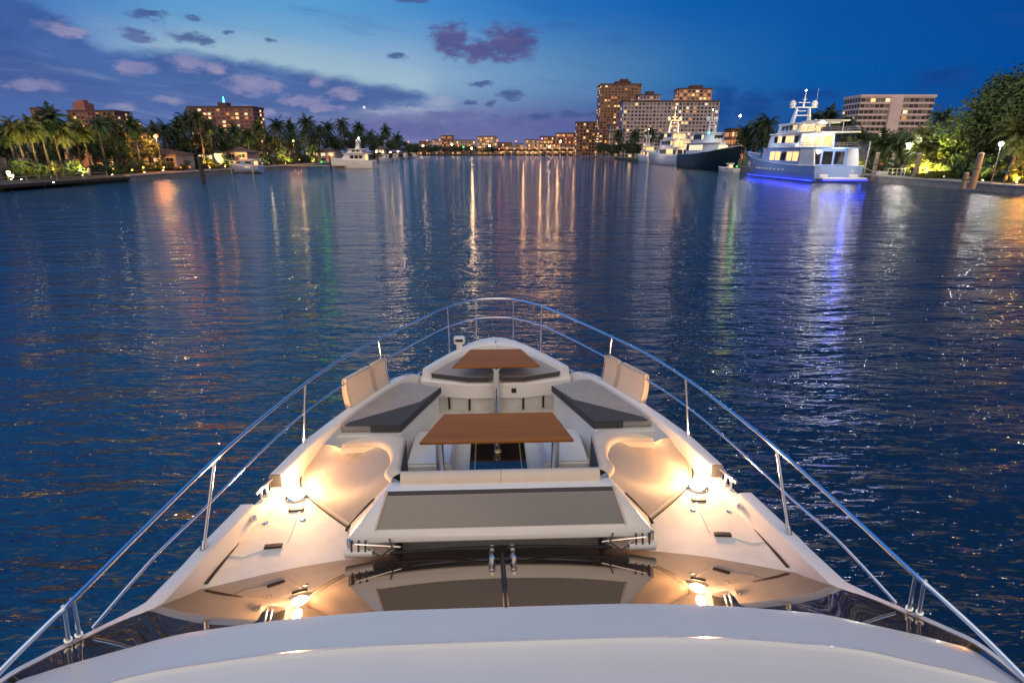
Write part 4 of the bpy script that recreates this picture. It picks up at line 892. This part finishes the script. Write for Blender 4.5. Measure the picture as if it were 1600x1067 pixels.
        MB().ball((0, y - .7, z1), .14, 8).build('masthead_lamp', M['white'], mo, smooth=True)
    return root
# big white yacht on the right quay, blue light put into its hull colour
yb_ = yacht('big white and blue lit motor yacht moored stern first nearest the quay', (64.4, 139.0, 0), R(0), 46, 9.6, 5.6, 3.0, 'hullb', [
    dict(box=(-18, 11, 4.4, 2.8, 6.3), mat='hullb', win=6, lit=.6, wz=(.30, .82), ws=.8, aft=3.5, arake=0, over=.45, omat='hullb', nose=.4, slit=False),
    dict(box=(-13, 7.5, 3.9, 6.6, 9.3), win=6, lit=.45, wz=(.35, .85), aft=7.5, over=.8, nose=.4, slit=True),
    dict(box=(-10, 4, 3.2, 9.6, 11.3), win=4, lit=.25, aft=4, over=.6, nose=.45, rail=False, slit=True)], mast=(-4, 11.5, 18.4, 'hullw', 2.0))
def extra(parent, name, mb, m, **k): return mb.build(name, M[m], parent, **k)
for s in (-1, 1):
    e = MB(); e.prism([(s * 4.5, -22.5), (s * 4.2, -22.5), (s * 4.2, -15.5), (s * 4.5, -15.5)], 1.2, 6.3, [(s * 4.5, -20.8), (s * 4.2, -20.8), (s * 4.2, -15.5), (s * 4.5, -15.5)])
    extra(yb_, 'stern_wing', e, 'hullw', bevel=.05)
extra(yb_, 'swim_platform', MB().box((0, -24.2, .75), (8.6, 3.0, .35)).box((0, -22.5, 1.5), (3.5, .7, 1.4)), 'hullw', bevel=.05)
extra(yb_, 'stern_stair', MB().box((-3.0, -22.9, 1.2), (1.6, 1.2, .5)).box((-3.0, -22.4, 1.7), (1.6, .9, .5)).box((3.0, -22.9, 1.2), (1.6, 1.2, .5)).box((3.0, -22.4, 1.7), (1.6, .9, .5)), 'hullw', bevel=.03)
extra(yb_, 'canopy', MB().prism(ring_poly(plan(-18.5, -9, 3.3, .3)), 11.5, 11.78), 'hullw', bevel=.08)
cp = MB()
for s in (-1, 1):
    for y in (-16.8, -11.5): cp.tube([(s * 2.8, y, 9.5), (s * 2.8, y, 11.5)], .09, 8)
extra(yb_, 'canopy_post', cp, 'steel')
extra(yb_, 'jet_tender', MB().prism(ring_poly(plan(-19.5, -14.2, 1.1, .5)), 9.6, 10.5), 'char', bevel=.15)
led = MB(); 
for s in (-1, 1): led.tube([(s * (4.95 if y < 0 else 4.95 * (1 - max(0, (((y + 23) / 46) - .45) / .55) ** 2.3) + .12), y, .22) for y in (-23, -18, -12, -6, -1, 4, 9, 13)], .11, 6)
led.tube([(-4.4, -25.8, .42), (4.4, -25.8, .42)], .11, 6)
extra(yb_, 'waterline_light', led, 'blue')
point('underwater_light', yb_, (0, -27.0, .9), 40, (.03, .06, 1), .3)
for y, z, e_ in ((-22.0, 5.6, 900), (-15.2, 8.8, 600), (-19.0, 8.9, 500), (-14, 11.2, 500), (-27.5, 4.0, 500)): point('deck_light', yb_, (0, y, z), e_, (1, .93, .82), .3)
point('arch_light', yb_, (0, -9.5, 14.5), 420, (1, .93, .85), .3)
point('side_fill_light', yb_, (-9.5, -3, 8.2), 800, (.80, .88, 1), .4)  # added fill hung off the port side to brighten the yacht's flank
for s in (-1, 1): extra(yb_, 'mooring_line', MB().tube([(s * 4.0, -23.2, 3.0), (s * 6.0, -25.2, 1.9), (7.9 if s > 0 else 7.8, -27.5, 1.4)], .05, 5), 'cap')
# dark green hulled yacht, bow towards us
yg = yacht('dark green hulled yacht with white upper decks and cyan deck light', (68.5, 203, 0), R(187), 34, 8.6, 6.6, 4.2, 'hullg', [
    dict(box=(-12, 7, 3.6, 4.4, 7.4), win=6, lit=.85, wz=(.35, .85), flit=True, over=.5, nose=.35, mat='hullw'),
    dict(box=(-8, 3.5, 3.2, 7.7, 10.2), win=5, lit=.2, over=.7, nose=.35, rail=False),
    ], mast=(-2, 10.4, 17, 'hullw', 1.1), litside='wlit2')
yg.scale = (1.12, 1.12, 1.12)
extra(yg, 'bow_bulwark', MB().tube([(0, 16.9, 6.7), (2.2, 12.5, 6.0), (4.0, 5, 5.1), (4.2, -4, 4.5)], .12, 6).tube([(0, 16.9, 6.7), (-2.2, 12.5, 6.0), (-4.0, 5, 5.1), (-4.2, -4, 4.5)], .12, 6), 'hullw')
extra(yg, 'brow_lamp', MB().ball((3.3, 3.2, 10.3), .35, 10), 'cyan')
point('brow_light', yg, (4.4, 4.5, 10.2), 120, (.15, .85, 1), .3)
point('deck_light', yg, (0, 9.5, 8.4), 90, (.55, .8, 1.0), .3)
extra(yg, 'anchor', MB().box((-2.9, 11.6, 3.6), (.3, .9, 1.0)).box((-2.9, 11.6, 3.2), (.3, 1.5, .3)), 'steel', bevel=.05)
# white yacht with golden lit mast
yw = yacht('white three deck yacht with warm windows and golden glowing mast', (70.5, 268, 0), R(8), 42, 9.0, 5.2, 3.4, 'hullw', [
    dict(box=(-16, 9, 4.0, 3.2, 6.2), win=7, lit=.5, wz=(.3, .85), aft=3, nose=.4, slit=False),
    dict(box=(-12, 6, 3.7, 6.5, 9.2), win=7, lit=.4, aft=4, nose=.4),
    dict(box=(-9, 3, 3.0, 9.5, 11.8), win=5, lit=.5, aft=3, nose=.4, rail=False)], mast=(-3, 12.1, 21, 'hullw', 2.0))
yw.scale = (1.15, 1.15, 1.12)
for s in (-1, 1): point('mast_light', yw, (s * 2.6, -6.5, 12.9), 1500, (1, .48, .20), .3)
point('mast_light', yw, (0, -5.8, 17.5), 1100, (1, .50, .12), .3)
for y, z in ((-19.5, 6.0), (-15.5, 9.0)): point('deck_light', yw, (0, y, z), 700, (1, .62, .28), .3)
point('side_fill_light', yw, (-7, -4, 6), 500, (1, .72, .42), .4)  # fill hung off the port side of the hull
yacht('small grey white yacht, farthest of the boats along the right bank', (74.5, 330, 0), R(6), 26, 7.0, 4.4, 2.8, 'hullw', [
    dict(box=(-9, 6, 3.0, 2.9, 5.6), win=5, lit=.4, nose=.4), dict(box=(-6, 3, 2.6, 5.9, 8.2), win=4, lit=.3, nose=.4, rail=False)], mast=(-1, 8.4, 17, 'hullw', 1.1))
tn = yacht('low warm lit tender between the golden and the dark green yachts', (66.5, 216, 0), R(30), 11, 3.4, 1.9, 1.3, 'hullw', [dict(box=(-3, 2, 1.2, 1.4, 3.6), win=3, lit=.9, nose=.35, rail=False, over=.3, aft=.6)], name='moored_boat', cat='motor boat')
tn2 = yacht('small open boat with green lamp under the dark green bow', (64, 175, 0), R(20), 8, 2.6, 1.3, 1.0, 'hullw', [dict(box=(-1.5, .8, .8, 1.1, 2.2), win=2, lit=0, nose=.4, rail=False, over=.2, aft=.3)], name='moored_boat', cat='motor boat')
extra(tn2, 'stern_lamp', MB().ball((0, -3.9, 1.6), .22, 8), 'green'); point('stern_light', tn2, (0, -4.6, 1.5), 5, (.06, 1, .15), .2)
# left bank boats
yl = yacht('white flybridge motor yacht moored beside the left bank channel marker', (-56.5, 208, 0), R(86), 16.5, 5.2, 3.6, 2.6, 'hullw', [
    dict(box=(-5.5, 4.2, 2.1, 2.6, 4.9), win=3, lit=0, wz=(.35, .8), nose=.45, rake=2.2, rail=False), dict(box=(-4.5, 1.5, 1.8, 5.2, 6.3), win=2, lit=0, nose=.4, rake=1.0, rail=False, stern=False)], mast=(-2.5, 6.5, 10.2, 'hullw', .8))
point('cabin_light', yl, (0, -6.8, 4.2), 60, (1, .7, .4), .2)
cb = yacht('grey blue covered boat resting on a lift by the pale pink house', (-73, 162, .9), R(80), 9, 2.9, 1.6, 1.1, 'hullb', [dict(box=(-3, 2, 1.1, 1.2, 2.6), mat='hullb', win=2, lit=0, nose=.5, rail=False, over=.25, aft=.4)], name='covered_boat', cat='motor boat')
lf = empty('boat_lift', (-73, 162, 0), R(80), 'white boat lift posts around the covered boat', 'boat lift')
for sx_ in (-1, 1):
    for sy in (-1, 1): MB().tube([(sx_ * 2.2, sy * 3.2, -.9), (sx_ * 2.2, sy * 3.2, 3.4)], .15, 8).build('post', M['cap'], lf, smooth=40)
    MB().box((sx_ * 2.2, 0, 3.3), (.2, 6.8, .25)).build('beam', M['cap'], lf)
MB().box((0, 3.0, .45), (4.4, .3, .18)).box((0, -3.0, .45), (4.4, .3, .18)).build('cradle', M['cap'], lf)
for i, (px, Y, L_, lb) in enumerate([(600, 330, 13, 'first small white boat along the far left quay'), (618, 390, 13, 'second small white boat along the far left quay'), (634, 470, 14, 'third small white boat along the far left quay'), (648, 560, 15, 'last small white boat at the tip of the left bank')]):
    X = xat(px, Y, 0)
    yacht(lb, (X, Y, 0), R(170 + 12 * i), L_, 4.4, 2.6, 1.7, 'hullw', [dict(box=(-3.5, 2.5, 1.6, 1.9, 4.0), win=3, lit=.6, nose=.45, rail=False)], name='moored_boat', cat='motor boat', group='small boats on the far left quay')
# finger dock, green light and channel marker
fd = empty('dock', (xat(468, 206, 1), 206, 0), 0, 'low pale finger dock running toward the white yacht, lit green at its end', 'dock')
MB().box((5, 0, 1.0), (22, 2.2, .25)).build('deck', M['cap'], fd)
for k in range(6): inst('leg', pm, fd, (-5 + k * 4, -1, .2)); inst('leg', pm, fd, (-5 + k * 4, 1, .2))
gl = empty('dock_light', (xat(503, 205, 2), 204.6, 1.13), 0, 'green dock light glowing at the end of the finger dock', 'dock light')
MB().lathe((0, 0, 0), [(.12, 0), (.1, .1), (.07, .15), (.07, .9), (.12, .95)], 10).build('lamp_post', M['pole'], gl, smooth=40); MB().ball((0, 0, 1.15), .28, 10).build('lamp_globe', M['green'], gl, smooth=True)
point('lamp_light', gl, (0, -.7, 1.0), 9, (.04, 1, .10), .3)
cm_ = empty('channel_marker', (xat(516, 192, 2), 192, -.8), 0, 'dark channel marker pile with red triangular board', 'channel marker')
MB().tube([(0, 0, 0), (0, 0, 4.6)], [.3, .24], 10).build('pile', M['darkwood'], cm_, smooth=40)
M['markred'] = mat('marker_red', (0.55, 0.07, 0.04), 0.5)
MB().add([(-.75, -.36, 4.2), (.75, -.36, 4.2), (0, -.36, 5.6), (-.75, -.28, 4.2), (.75, -.28, 4.2), (0, -.28, 5.6)], [(0, 1, 2), (5, 4, 3), (0, 3, 4, 1), (1, 4, 5, 2), (2, 5, 3, 0)]).build('board', M['markred'], cm_)
MB().ball((0, 0, 4.8), .2, 8).build('marker_lamp', M['red'], cm_, smooth=True)
# ------------------------------------------------------------------ right quay
for px, py, Y, lb, r_ in [(1522, 240, 88, 'thick leaning piling on the quay left of the bench side lamp', .42), (1430, 240, 110, 'thick pale piling beside the clipped hedge', .40), (1365, 239, 117, 'pale piling nearest the stern of the big yacht', .38), (1508, 271, 88, 'short stump beside the thick leaning piling', .34)]:
    piling(px, py, Y, lb, r_, 'wood', .4, .03, 'pilings on the right quay')
piling(1350, 222, 117, 'thin white pole beside the big yacht stern', .12, 'cap', .8, .03, 'pilings on the right quay')
db = empty('dock_box', (xat(1392, 116, 1), 116, 1.05), 0, 'white dock boxes and racks below the pale hotel', 'dock box')
MB().box((-1.9, 0, .45), (1.7, 1.0, .9)).build('box', M['hullw'], db, bevel=.06); MB().box((-1.9, 0, .96), (1.8, 1.1, .1)).build('lid', M['hullw'], db, bevel=.03)
rk_ = MB()
for x in (-.8, .1, 1.0, 1.9, 2.6): rk_.tube([(x, 0, 0), (x, 0, 1.5)], .05, 6)
for z in (.1, .8, 1.5): rk_.tube([(-.8, 0, z), (2.6, 0, z)], .05, 6)
rk_.build('rack', M['hullw'], db)
hd = leaf_crown('hedge_leaves', 91, 60, 7000, .035, M['leafy'], 1.0)
h_ = inst('hedge', hd, None, (xat(1470, 108, 1.6), 108, 1.55), 0, (6.2, 1.0, .95)); tag(h_, 'long low clipped hedge on the lawn between two pilings', 'hedge')
h2 = inst('hedge', BUSH['m'], None, (xat(1550, 100, 1.6), 100, 1.5), 0, (4.2, 1.2, 1.0)); tag(h2, 'short loose hedge behind the leaning piling and lamp', 'hedge')
big = leaf_crown('tree_crown', 99, 70, 26000, .036, M['leafm'], 1.0)
tree(1594, 126, 110, 160, 'huge round leafy tree at the right edge behind the quay lamp', 'm', 'broad leafy trees on the right', 0, mesh=big)
tree(1503, 198, 122, 52, 'dark leafy tree just left of the huge round one', 'd', 'broad leafy trees on the right', 1)
tree(1650, 170, 92, 110, 'orange lit leafy tree cut by the right frame edge', 'm', 'broad leafy trees on the right', 1)
tree(1545, 214, 112, 70, 'low green tree under the front of the huge crown', 'm', 'broad leafy trees on the right', 0)
tree(1180, 205, 235, 70, 'dark tree mass behind the bow of the big yacht', 'd', 'broad leafy trees on the right', 0)
tree(1225, 206, 225, 70, 'dark tree mass behind the middle of the big yacht', 'd', 'broad leafy trees on the right', 1)
tree(1345, 206, 180, 70, 'dark tree under the left end of the pale hotel', 'd', 'broad leafy trees on the right', 1)
tree(1396, 204, 165, 70, 'olive tree below the middle of the pale hotel', 'm', 'broad leafy trees on the right', 0)
tree(1440, 206, 160, 60, 'grey green tree below the right end of the pale hotel', 'd', 'broad leafy trees on the right', 1)
for i, (px, py, w_, Y) in enumerate([(944, 222, 26, 500), (958, 226, 28, 470), (975, 222, 30, 440), (990, 224, 30, 400)]):
    tree(px, py, Y, w_, '%s dark waterside tree, counted from the open water, below the brown tower' % ORD[i], 'd', 'dark trees at the bend of the right bank', i)
RP = [(968, 202, 430, 'd', 2.2, 'dark palm before the beige block left of the grey hotel'), (992, 203, 400, 'd', 2.1, 'dark palm before the left corner of the grey hotel'), (1018, 200, 370, 'd', 2.0, 'dark palm left of the golden mast'), (1036, 206, 360, 'd', 1.8, 'shorter dark palm just left of the golden mast'),
      (1168, 194, 210, 'd', 1.6, 'dark palm right of the tall white mast lamp'), (1186, 184, 205, 'd', 1.7, 'taller dark palm left of the big yacht mast'), (1204, 179, 200, 'd', 1.7, 'dark palm close to the left radar dome of the big yacht'), (1284, 172, 185, 'd', 1.8, 'tall dark palm right of the right radar dome'), (1300, 168, 188, 'd', 1.8, 'tallest dark palm behind the big yacht canopy'), (1324, 178, 178, 'd', 1.7, 'windswept dark palm left of the pale hotel'),
      (1334, 218, 135, 'y', 1.1, 'low yellow green palm touching the big yacht stern'), (1384, 206, 140, 'm', 1.6, 'olive palm under the left wing of the pale hotel'), (1408, 208, 138, 'm', 1.5, 'olive palm left of the white quay lamp'), (1474, 168, 135, 'm', 1.3, 'thin tall palm right of the pale hotel'), (1456, 198, 124, 'y', 1.6, 'bright yellow lit palm left of the dark tree'), (1476, 206, 118, 'y', 1.4, 'second yellow lit palm leaning to the dark tree'), (1444, 216, 120, 'y', 1.3, 'lowest yellow lit palm beside the white lamp'), (1596, 180, 92, 'y', 1.5, 'orange lit palm before the huge tree')]
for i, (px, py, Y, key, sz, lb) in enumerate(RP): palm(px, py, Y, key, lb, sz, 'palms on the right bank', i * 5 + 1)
for i, (px, py, w_, key, Y) in enumerate([(1440, 240, 34, 'y', 116), (1466, 236, 40, 'y', 116), (1492, 240, 30, 'd', 114), (1516, 236, 40, 'm', 106), (1546, 244, 40, 'm', 101), (1580, 240, 40, 'm', 96), (1600, 250, 34, 'y', 90), (1340, 244, 30, 'y', 130), (1366, 246, 26, 'd', 132), (1392, 248, 30, 'd', 130)]):
    shrub(px, py, Y, w_, '%s %s shrub, counted from the yacht stern, in the right garden' % (ORD[i], {'d': 'dark', 'm': 'green', 'y': 'yellow'}[key]), key, 'shrubs in the right garden')
for px, Y, e_, c, nm in [(1446, 113, 1600, UG, 'yellow lit palms behind the hedge'), (1474, 111, 1500, UG, 'dark leafy tree'), (1535, 97, 500, (1, .85, .4), 'huge round tree'), (1338, 128, 500, UG, 'stern of the big yacht'), (1395, 130, 400, UG, 'olive palms'), (1588, 90.5, 900, (1, .45, .06), 'orange lit palm')]:
    uplight(xat(px, Y, 1), Y, GZ, e_ * 1.5, c, 'small warm garden light shining up by the ' + nm)
hs = house(1362, 1432, 222, 150, M['stucco'], M['slate'], 'low pale house behind the olive palms under the hotel', 1, .3, True, 21)
# ------------------------------------------------------------------ high buildings
def wall_mat(name, c): return mat(name, c, 0.8, var=0.10, vscale=.25)
M['brown'] = wall_mat('brown_concrete', (0.32, 0.17, 0.11)); M['grey'] = wall_mat('grey_lilac_render', (0.50, 0.44, 0.50)); M['pink'] = wall_mat('pink_render', (0.56, 0.33, 0.27)); M['pale'] = wall_mat('pale_pink_render', (0.70, 0.56, 0.57)); M['beige'] = wall_mat('beige_render', (0.50, 0.40, 0.32)); M['rooft'] = wall_mat('roof_dark', (0.09, 0.05, 0.05)); M['brick'] = wall_mat('red_brick', (0.36, 0.15, 0.12))
def tower(px0, px1, py, Y, wall, label, floors, bays, D=20, lit=.15, rz=0.0, slab=None, roofm='rooft', seed=1, name='hotel_tower', strip=False, base=1.0, crown=True, pilaster=True, wf=.62, lits=('wlit', 'wlit2', 'wlow')):
    r = random.Random(seed); top = zat(py, Y); x0, x1 = xat(px0, Y, top), xat(px1, Y, top); W = (x1 - x0) / max(.6, math.cos(rz)); H = top - base
    root = empty(name, ((x0 + x1) / 2, Y + D / 2, base), rz, label, 'building')
    w_ = MB().box((0, 0, H / 2), (W, D, H)); fh = H / floors; bw = W / bays; fy = -D / 2
    for f in range(1, floors + 1): w_.box((0, 0, f * fh - .25), (W + .7, D + .7, .5))
    if pilaster:
        for k in range(bays + 1): w_.box((-W / 2 + bw * k, fy - .2, H / 2), (bw * .2, .55, H - .03))
    w_.build('wall', M[wall], root)
    ro = MB().box((0, 0, H + .6), (W + 1.2, D + 1.2, 1.2))
    if crown: ro.box((W * .08, 0, H + 2.6), (W * .38, D * .5, 2.9))
    ro.build('roof', M[roofm], root)
    slots = []
    me = {}
    for k in ('wdark', 'wcurt') + tuple(lits):
        me[k] = MB().box((0, 0, 0), (bw * wf, .2, fh * .55)).mesh('window', M[k])
    nd = max(2, int(D / bw)); side = MB().box((0, 0, 0), (.2, D / nd * .6, fh * .55)).mesh('window', M['wdark'])
    for f in range(floors):
        for k in range(bays): slots.append((f, k))
    slots.sort(key=lambda q: -q[0]); rest = MB()
    mats = ['wdark'] + list(lits) + ['wcurt']
    for n, (f, k) in enumerate(slots):
        key = r.choice(lits) if r.random() < lit else r.choice(('wdark', 'wdark', 'wcurt')); p = (-W / 2 + bw * (k + .5), fy - .06, f * fh + fh * .48)
        if n < 100: inst('window', me[key], root, p)
        else: rest.box(p, (bw * wf, .2, fh * .55), mi=mats.index(key))
    s = -1 if (x0 + x1) > 0 else 1
    for f in range(floors):
        for k in range(nd): rest.box((s * (W / 2 + .06), -D / 2 + D * (k + .5) / nd, f * fh + fh * .48), (.2, D / nd * .6, fh * .55), mi=0 if r.random() > lit else 1)
    ww = rest.build('windows', [M[k] for k in mats], root); ww['kind'] = 'stuff'
    return root, W, H
t, W, H = tower(940, 1002, 133, 600, 'brown', 'tall brown high rise with scattered lit windows, highest of the skyline', 26, 12, 26, .14, seed=2)
MB().box((W * .1, -4, H + 5), (W * .2, 6, 2)).build('plant_room', M['rooft'], t)
tower(975, 1124, 160, 480, 'grey', 'wide grey lilac hotel slab behind the golden lit yacht', 15, 26, 18, .07, seed=3, crown=False)
tower(1000, 1031, 150, 540, 'grey', 'lilac block peeking over the wide grey hotel beside the brown tower', 17, 6, 16, .02, seed=4)
tower(1062, 1112, 140, 560, 'pink', 'orange pink lit tower rising behind the wide grey hotel', 19, 8, 18, .45, seed=5, lits=('wlow', 'wlit'))
tower(902, 940, 192, 700, 'brown', 'low dark red block stepping down left of the brown tower', 10, 8, 20, .2, seed=6, crown=False)
tower(954, 976, 197, 560, 'beige', 'narrow beige block standing before the brown tower', 8, 5, 14, .1, seed=7, crown=False)
tw, W, H = tower(1346, 1461, 152, 330, 'pale', 'pale pink hotel with rows of balconies above the right palms', 11, 15, 16, .08, seed=8, roofm='pale', crown=False, pilaster=False, wf=.86)
MB().box((-W * .02, -8.6, H / 2), (W * .16, 1.6, H)).build('stair_core', M['pale'], tw)
tower(1144, 1168, 204, 320, 'brick', 'low red orange lit block behind the white mast lamp', 4, 5, 10, .8, seed=9, crown=False, lits=('wlow', 'wlit'))
ta, W, H = tower(293, 394, 169, 420, 'brick', 'red brick hotel with cyan roof beacon behind the left palms', 13, 14, 18, .22, seed=10, crown=False)
b_ = MB().box((-W * .02, 0, H + 2.6), (6.5, 6, 2.8)).build('plant_room', M['rooft'], ta)
MB().tube([(-W * .02, 0, H + 4), (-W * .02, 0, H + 8)], [.8, .2], 8).build('beacon', M['cyan'], b_)
tb, W, H = tower(106, 178, 175, 450, 'brick', 'red brick hotel with low tower farther left behind the palms', 12, 12, 18, .18, seed=11, crown=False)
MB().box((-W * .32, 0, H + 3.6), (W * .26, 10, 6)).box((-W * .32, 0, H + 7.6), (W * .14, 6, 2)).build('plant_room', M['brick'], tb)
tower(48, 64, 171, 450, 'brick', 'small red brick block top at the far left behind the palms', 12, 3, 12, .1, seed=12, crown=False)
# far shore
FB = [(655, 672, 222, 'brown', 5, .3), (676, 690, 219, 'grey', 6, .3), (690, 708, 213, 'brown', 7, .3), (710, 742, 220, 'beige', 4, .4), (746, 776, 214, 'beige', 6, .6), (778, 800, 224, 'brown', 3, .5), (803, 818, 226, 'beige', 3, .6), (822, 842, 219, 'beige', 4, .8), (844, 868, 214, 'brown', 5, .5), (870, 902, 209, 'brick', 6, .4), (640, 654, 226, 'brown', 3, .4)]
for i, (a, b1, py, wl, fl_, lt) in enumerate(FB):
    tower(a, b1, py, 905 + (i % 3) * 25, wl, '%s lit block, counted from the tip of the left bank, along the far shore' % ORD[i if i < 10 else 0] if i < 10 else 'lowest small lit block at the far shore nearest the left bank', fl_, max(4, (b1 - a) // 3), 14, lt, seed=30 + i, name='waterfront_building', crown=False, lits=('wlow', 'wlit', 'wlow'))
# brightly lit two level causeway
cw = empty('causeway_bridge', (xat(870, 800, 6), 800, 0), 0, 'long orange lit causeway bridge across the end of the canal', 'bridge')
MB().box((0, 0, 9.5), (150, 12, 1.2)).box((0, -5.8, 10.6), (150, .3, 1.0)).box((0, 0, 5.4), (150, 10, .8)).build('roadway', M['beige'], cw)
pz = MB().box((0, 0, 4.5), (1.6, 8, 9)).mesh('pier', M['concrete'])
for k in range(16): inst('pier', pz, cw, (-70 + k * 9.3, 0, 0))
pg_ = MB().box((0, 0, 0), (2.6, .3, .5)).mesh('strip_light', glow('causeway_light', (1, .40, .12), 3.5))
for k in range(30): inst('strip_light', pg_, cw, (-72 + k * 5, -6.15, 8.5 if k % 2 else 4.7))
for i, (px, py) in enumerate([(818, 214), (845, 219), (872, 216), (898, 218), (925, 216)]):
    point('bridge_bulb', cw, (xat(px, 790, 10) - cw.location.x, -9, 7.5), 450, (1, .48, .16), .5)
for i, (px, py, w_) in enumerate([(650, 226, 26), (668, 228, 24), (686, 227, 26), (712, 227, 26), (736, 228, 26), (762, 229, 28), (786, 228, 26), (806, 229, 26), (828, 230, 28), (852, 230, 26), (876, 230, 26), (902, 229, 28), (926, 228, 30)]):
    tree(px, py, 884 + (i % 2) * 6, w_, '%s low dark tree, counted from the left bank tip, on the far shore' % ORD[i], 'd', 'dark trees on the far shore', i)
FL = [(638, 222, 's'), (661, 228, 'w'), (667, 220, 's'), (687, 219, 's'), (706, 226, 'w'), (724, 230, 'g'), (737, 232, 'w'), (752, 219, 's'), (765, 228, 'w'), (777, 220, 's'), (792, 231, 'r'), (806, 221, 's'), (824, 221, 's'), (836, 231, 'r'), (847, 217, 'v'), (862, 222, 's'), (876, 221, 'w'), (890, 223, 's'), (904, 222, 's'), (918, 223, 'w'), (935, 216, 'v'), (946, 222, 's'), (716, 228, 's'), (780, 233, 'r'), (858, 230, 'w')]
kindm = {'s': ('sod', (1, .55, .33), 'orange'), 'w': ('warm', (1, .66, .36), 'warm white'), 'g': ('green', (.2, 1, .3), 'green'), 'r': ('red', (1, .15, .1), 'red'), 'v': ('violet', (.6, .3, 1), 'violet')}
lm = {k: MB().ball((0, 0, 0), 1.05, 8).mesh('lamp_globe', M[v[0]], smooth=True) for k, v in kindm.items()}
lpst = MB().tube([(0, 0, 0), (0, 0, 1)], .18, 6).mesh('lamp_post', M['pole'])
FL.sort()
for i, (px, py, k) in enumerate(FL):
    Y = 770 if px < 940 else 560; zt = zat(py, Y); root = empty('street_lamp', (xat(px, Y, zt), Y, -.5), 0, '%s far lamp from the left bank tip, %s, at the end of the canal' % (ORD[i], kindm[k][2]), 'street lamp', 'lamps across the end of the canal')
    inst('lamp_post', lpst, root, sc=(1, 1, zt + .5 - 1)); inst('lamp_globe', lm[k], root, (0, 0, zt + .5))
    point('lamp_light', root, (0, -1.8, zt + .2), 800 if k in 'sw' else 40, kindm[k][1], .9)
# lamps along the far left quay
for i, (px, py) in enumerate([(588, 237), (598, 238), (610, 238), (622, 237), (634, 240), (645, 240)]):
    Y = 300 + 55 * i; zt = zat(py, Y); root = empty('bollard_lamp', (xat(px, Y, zt), Y, GZ), 0, '%s quay lamp, counted outward, along the far left quay' % ORD[i], 'quay lamp', 'lamps along the far left quay')
    inst('lamp_post', lpst, root, sc=(.6, .6, max(.4, zt - GZ))); MB().ball((0, 0, max(.6, zt - GZ)), .4, 8).build('lamp_globe', M['warm'], root, smooth=True)
    point('lamp_light', root, (0, -.9, max(.6, zt - GZ)), 130, (1, .62, .40), .4)
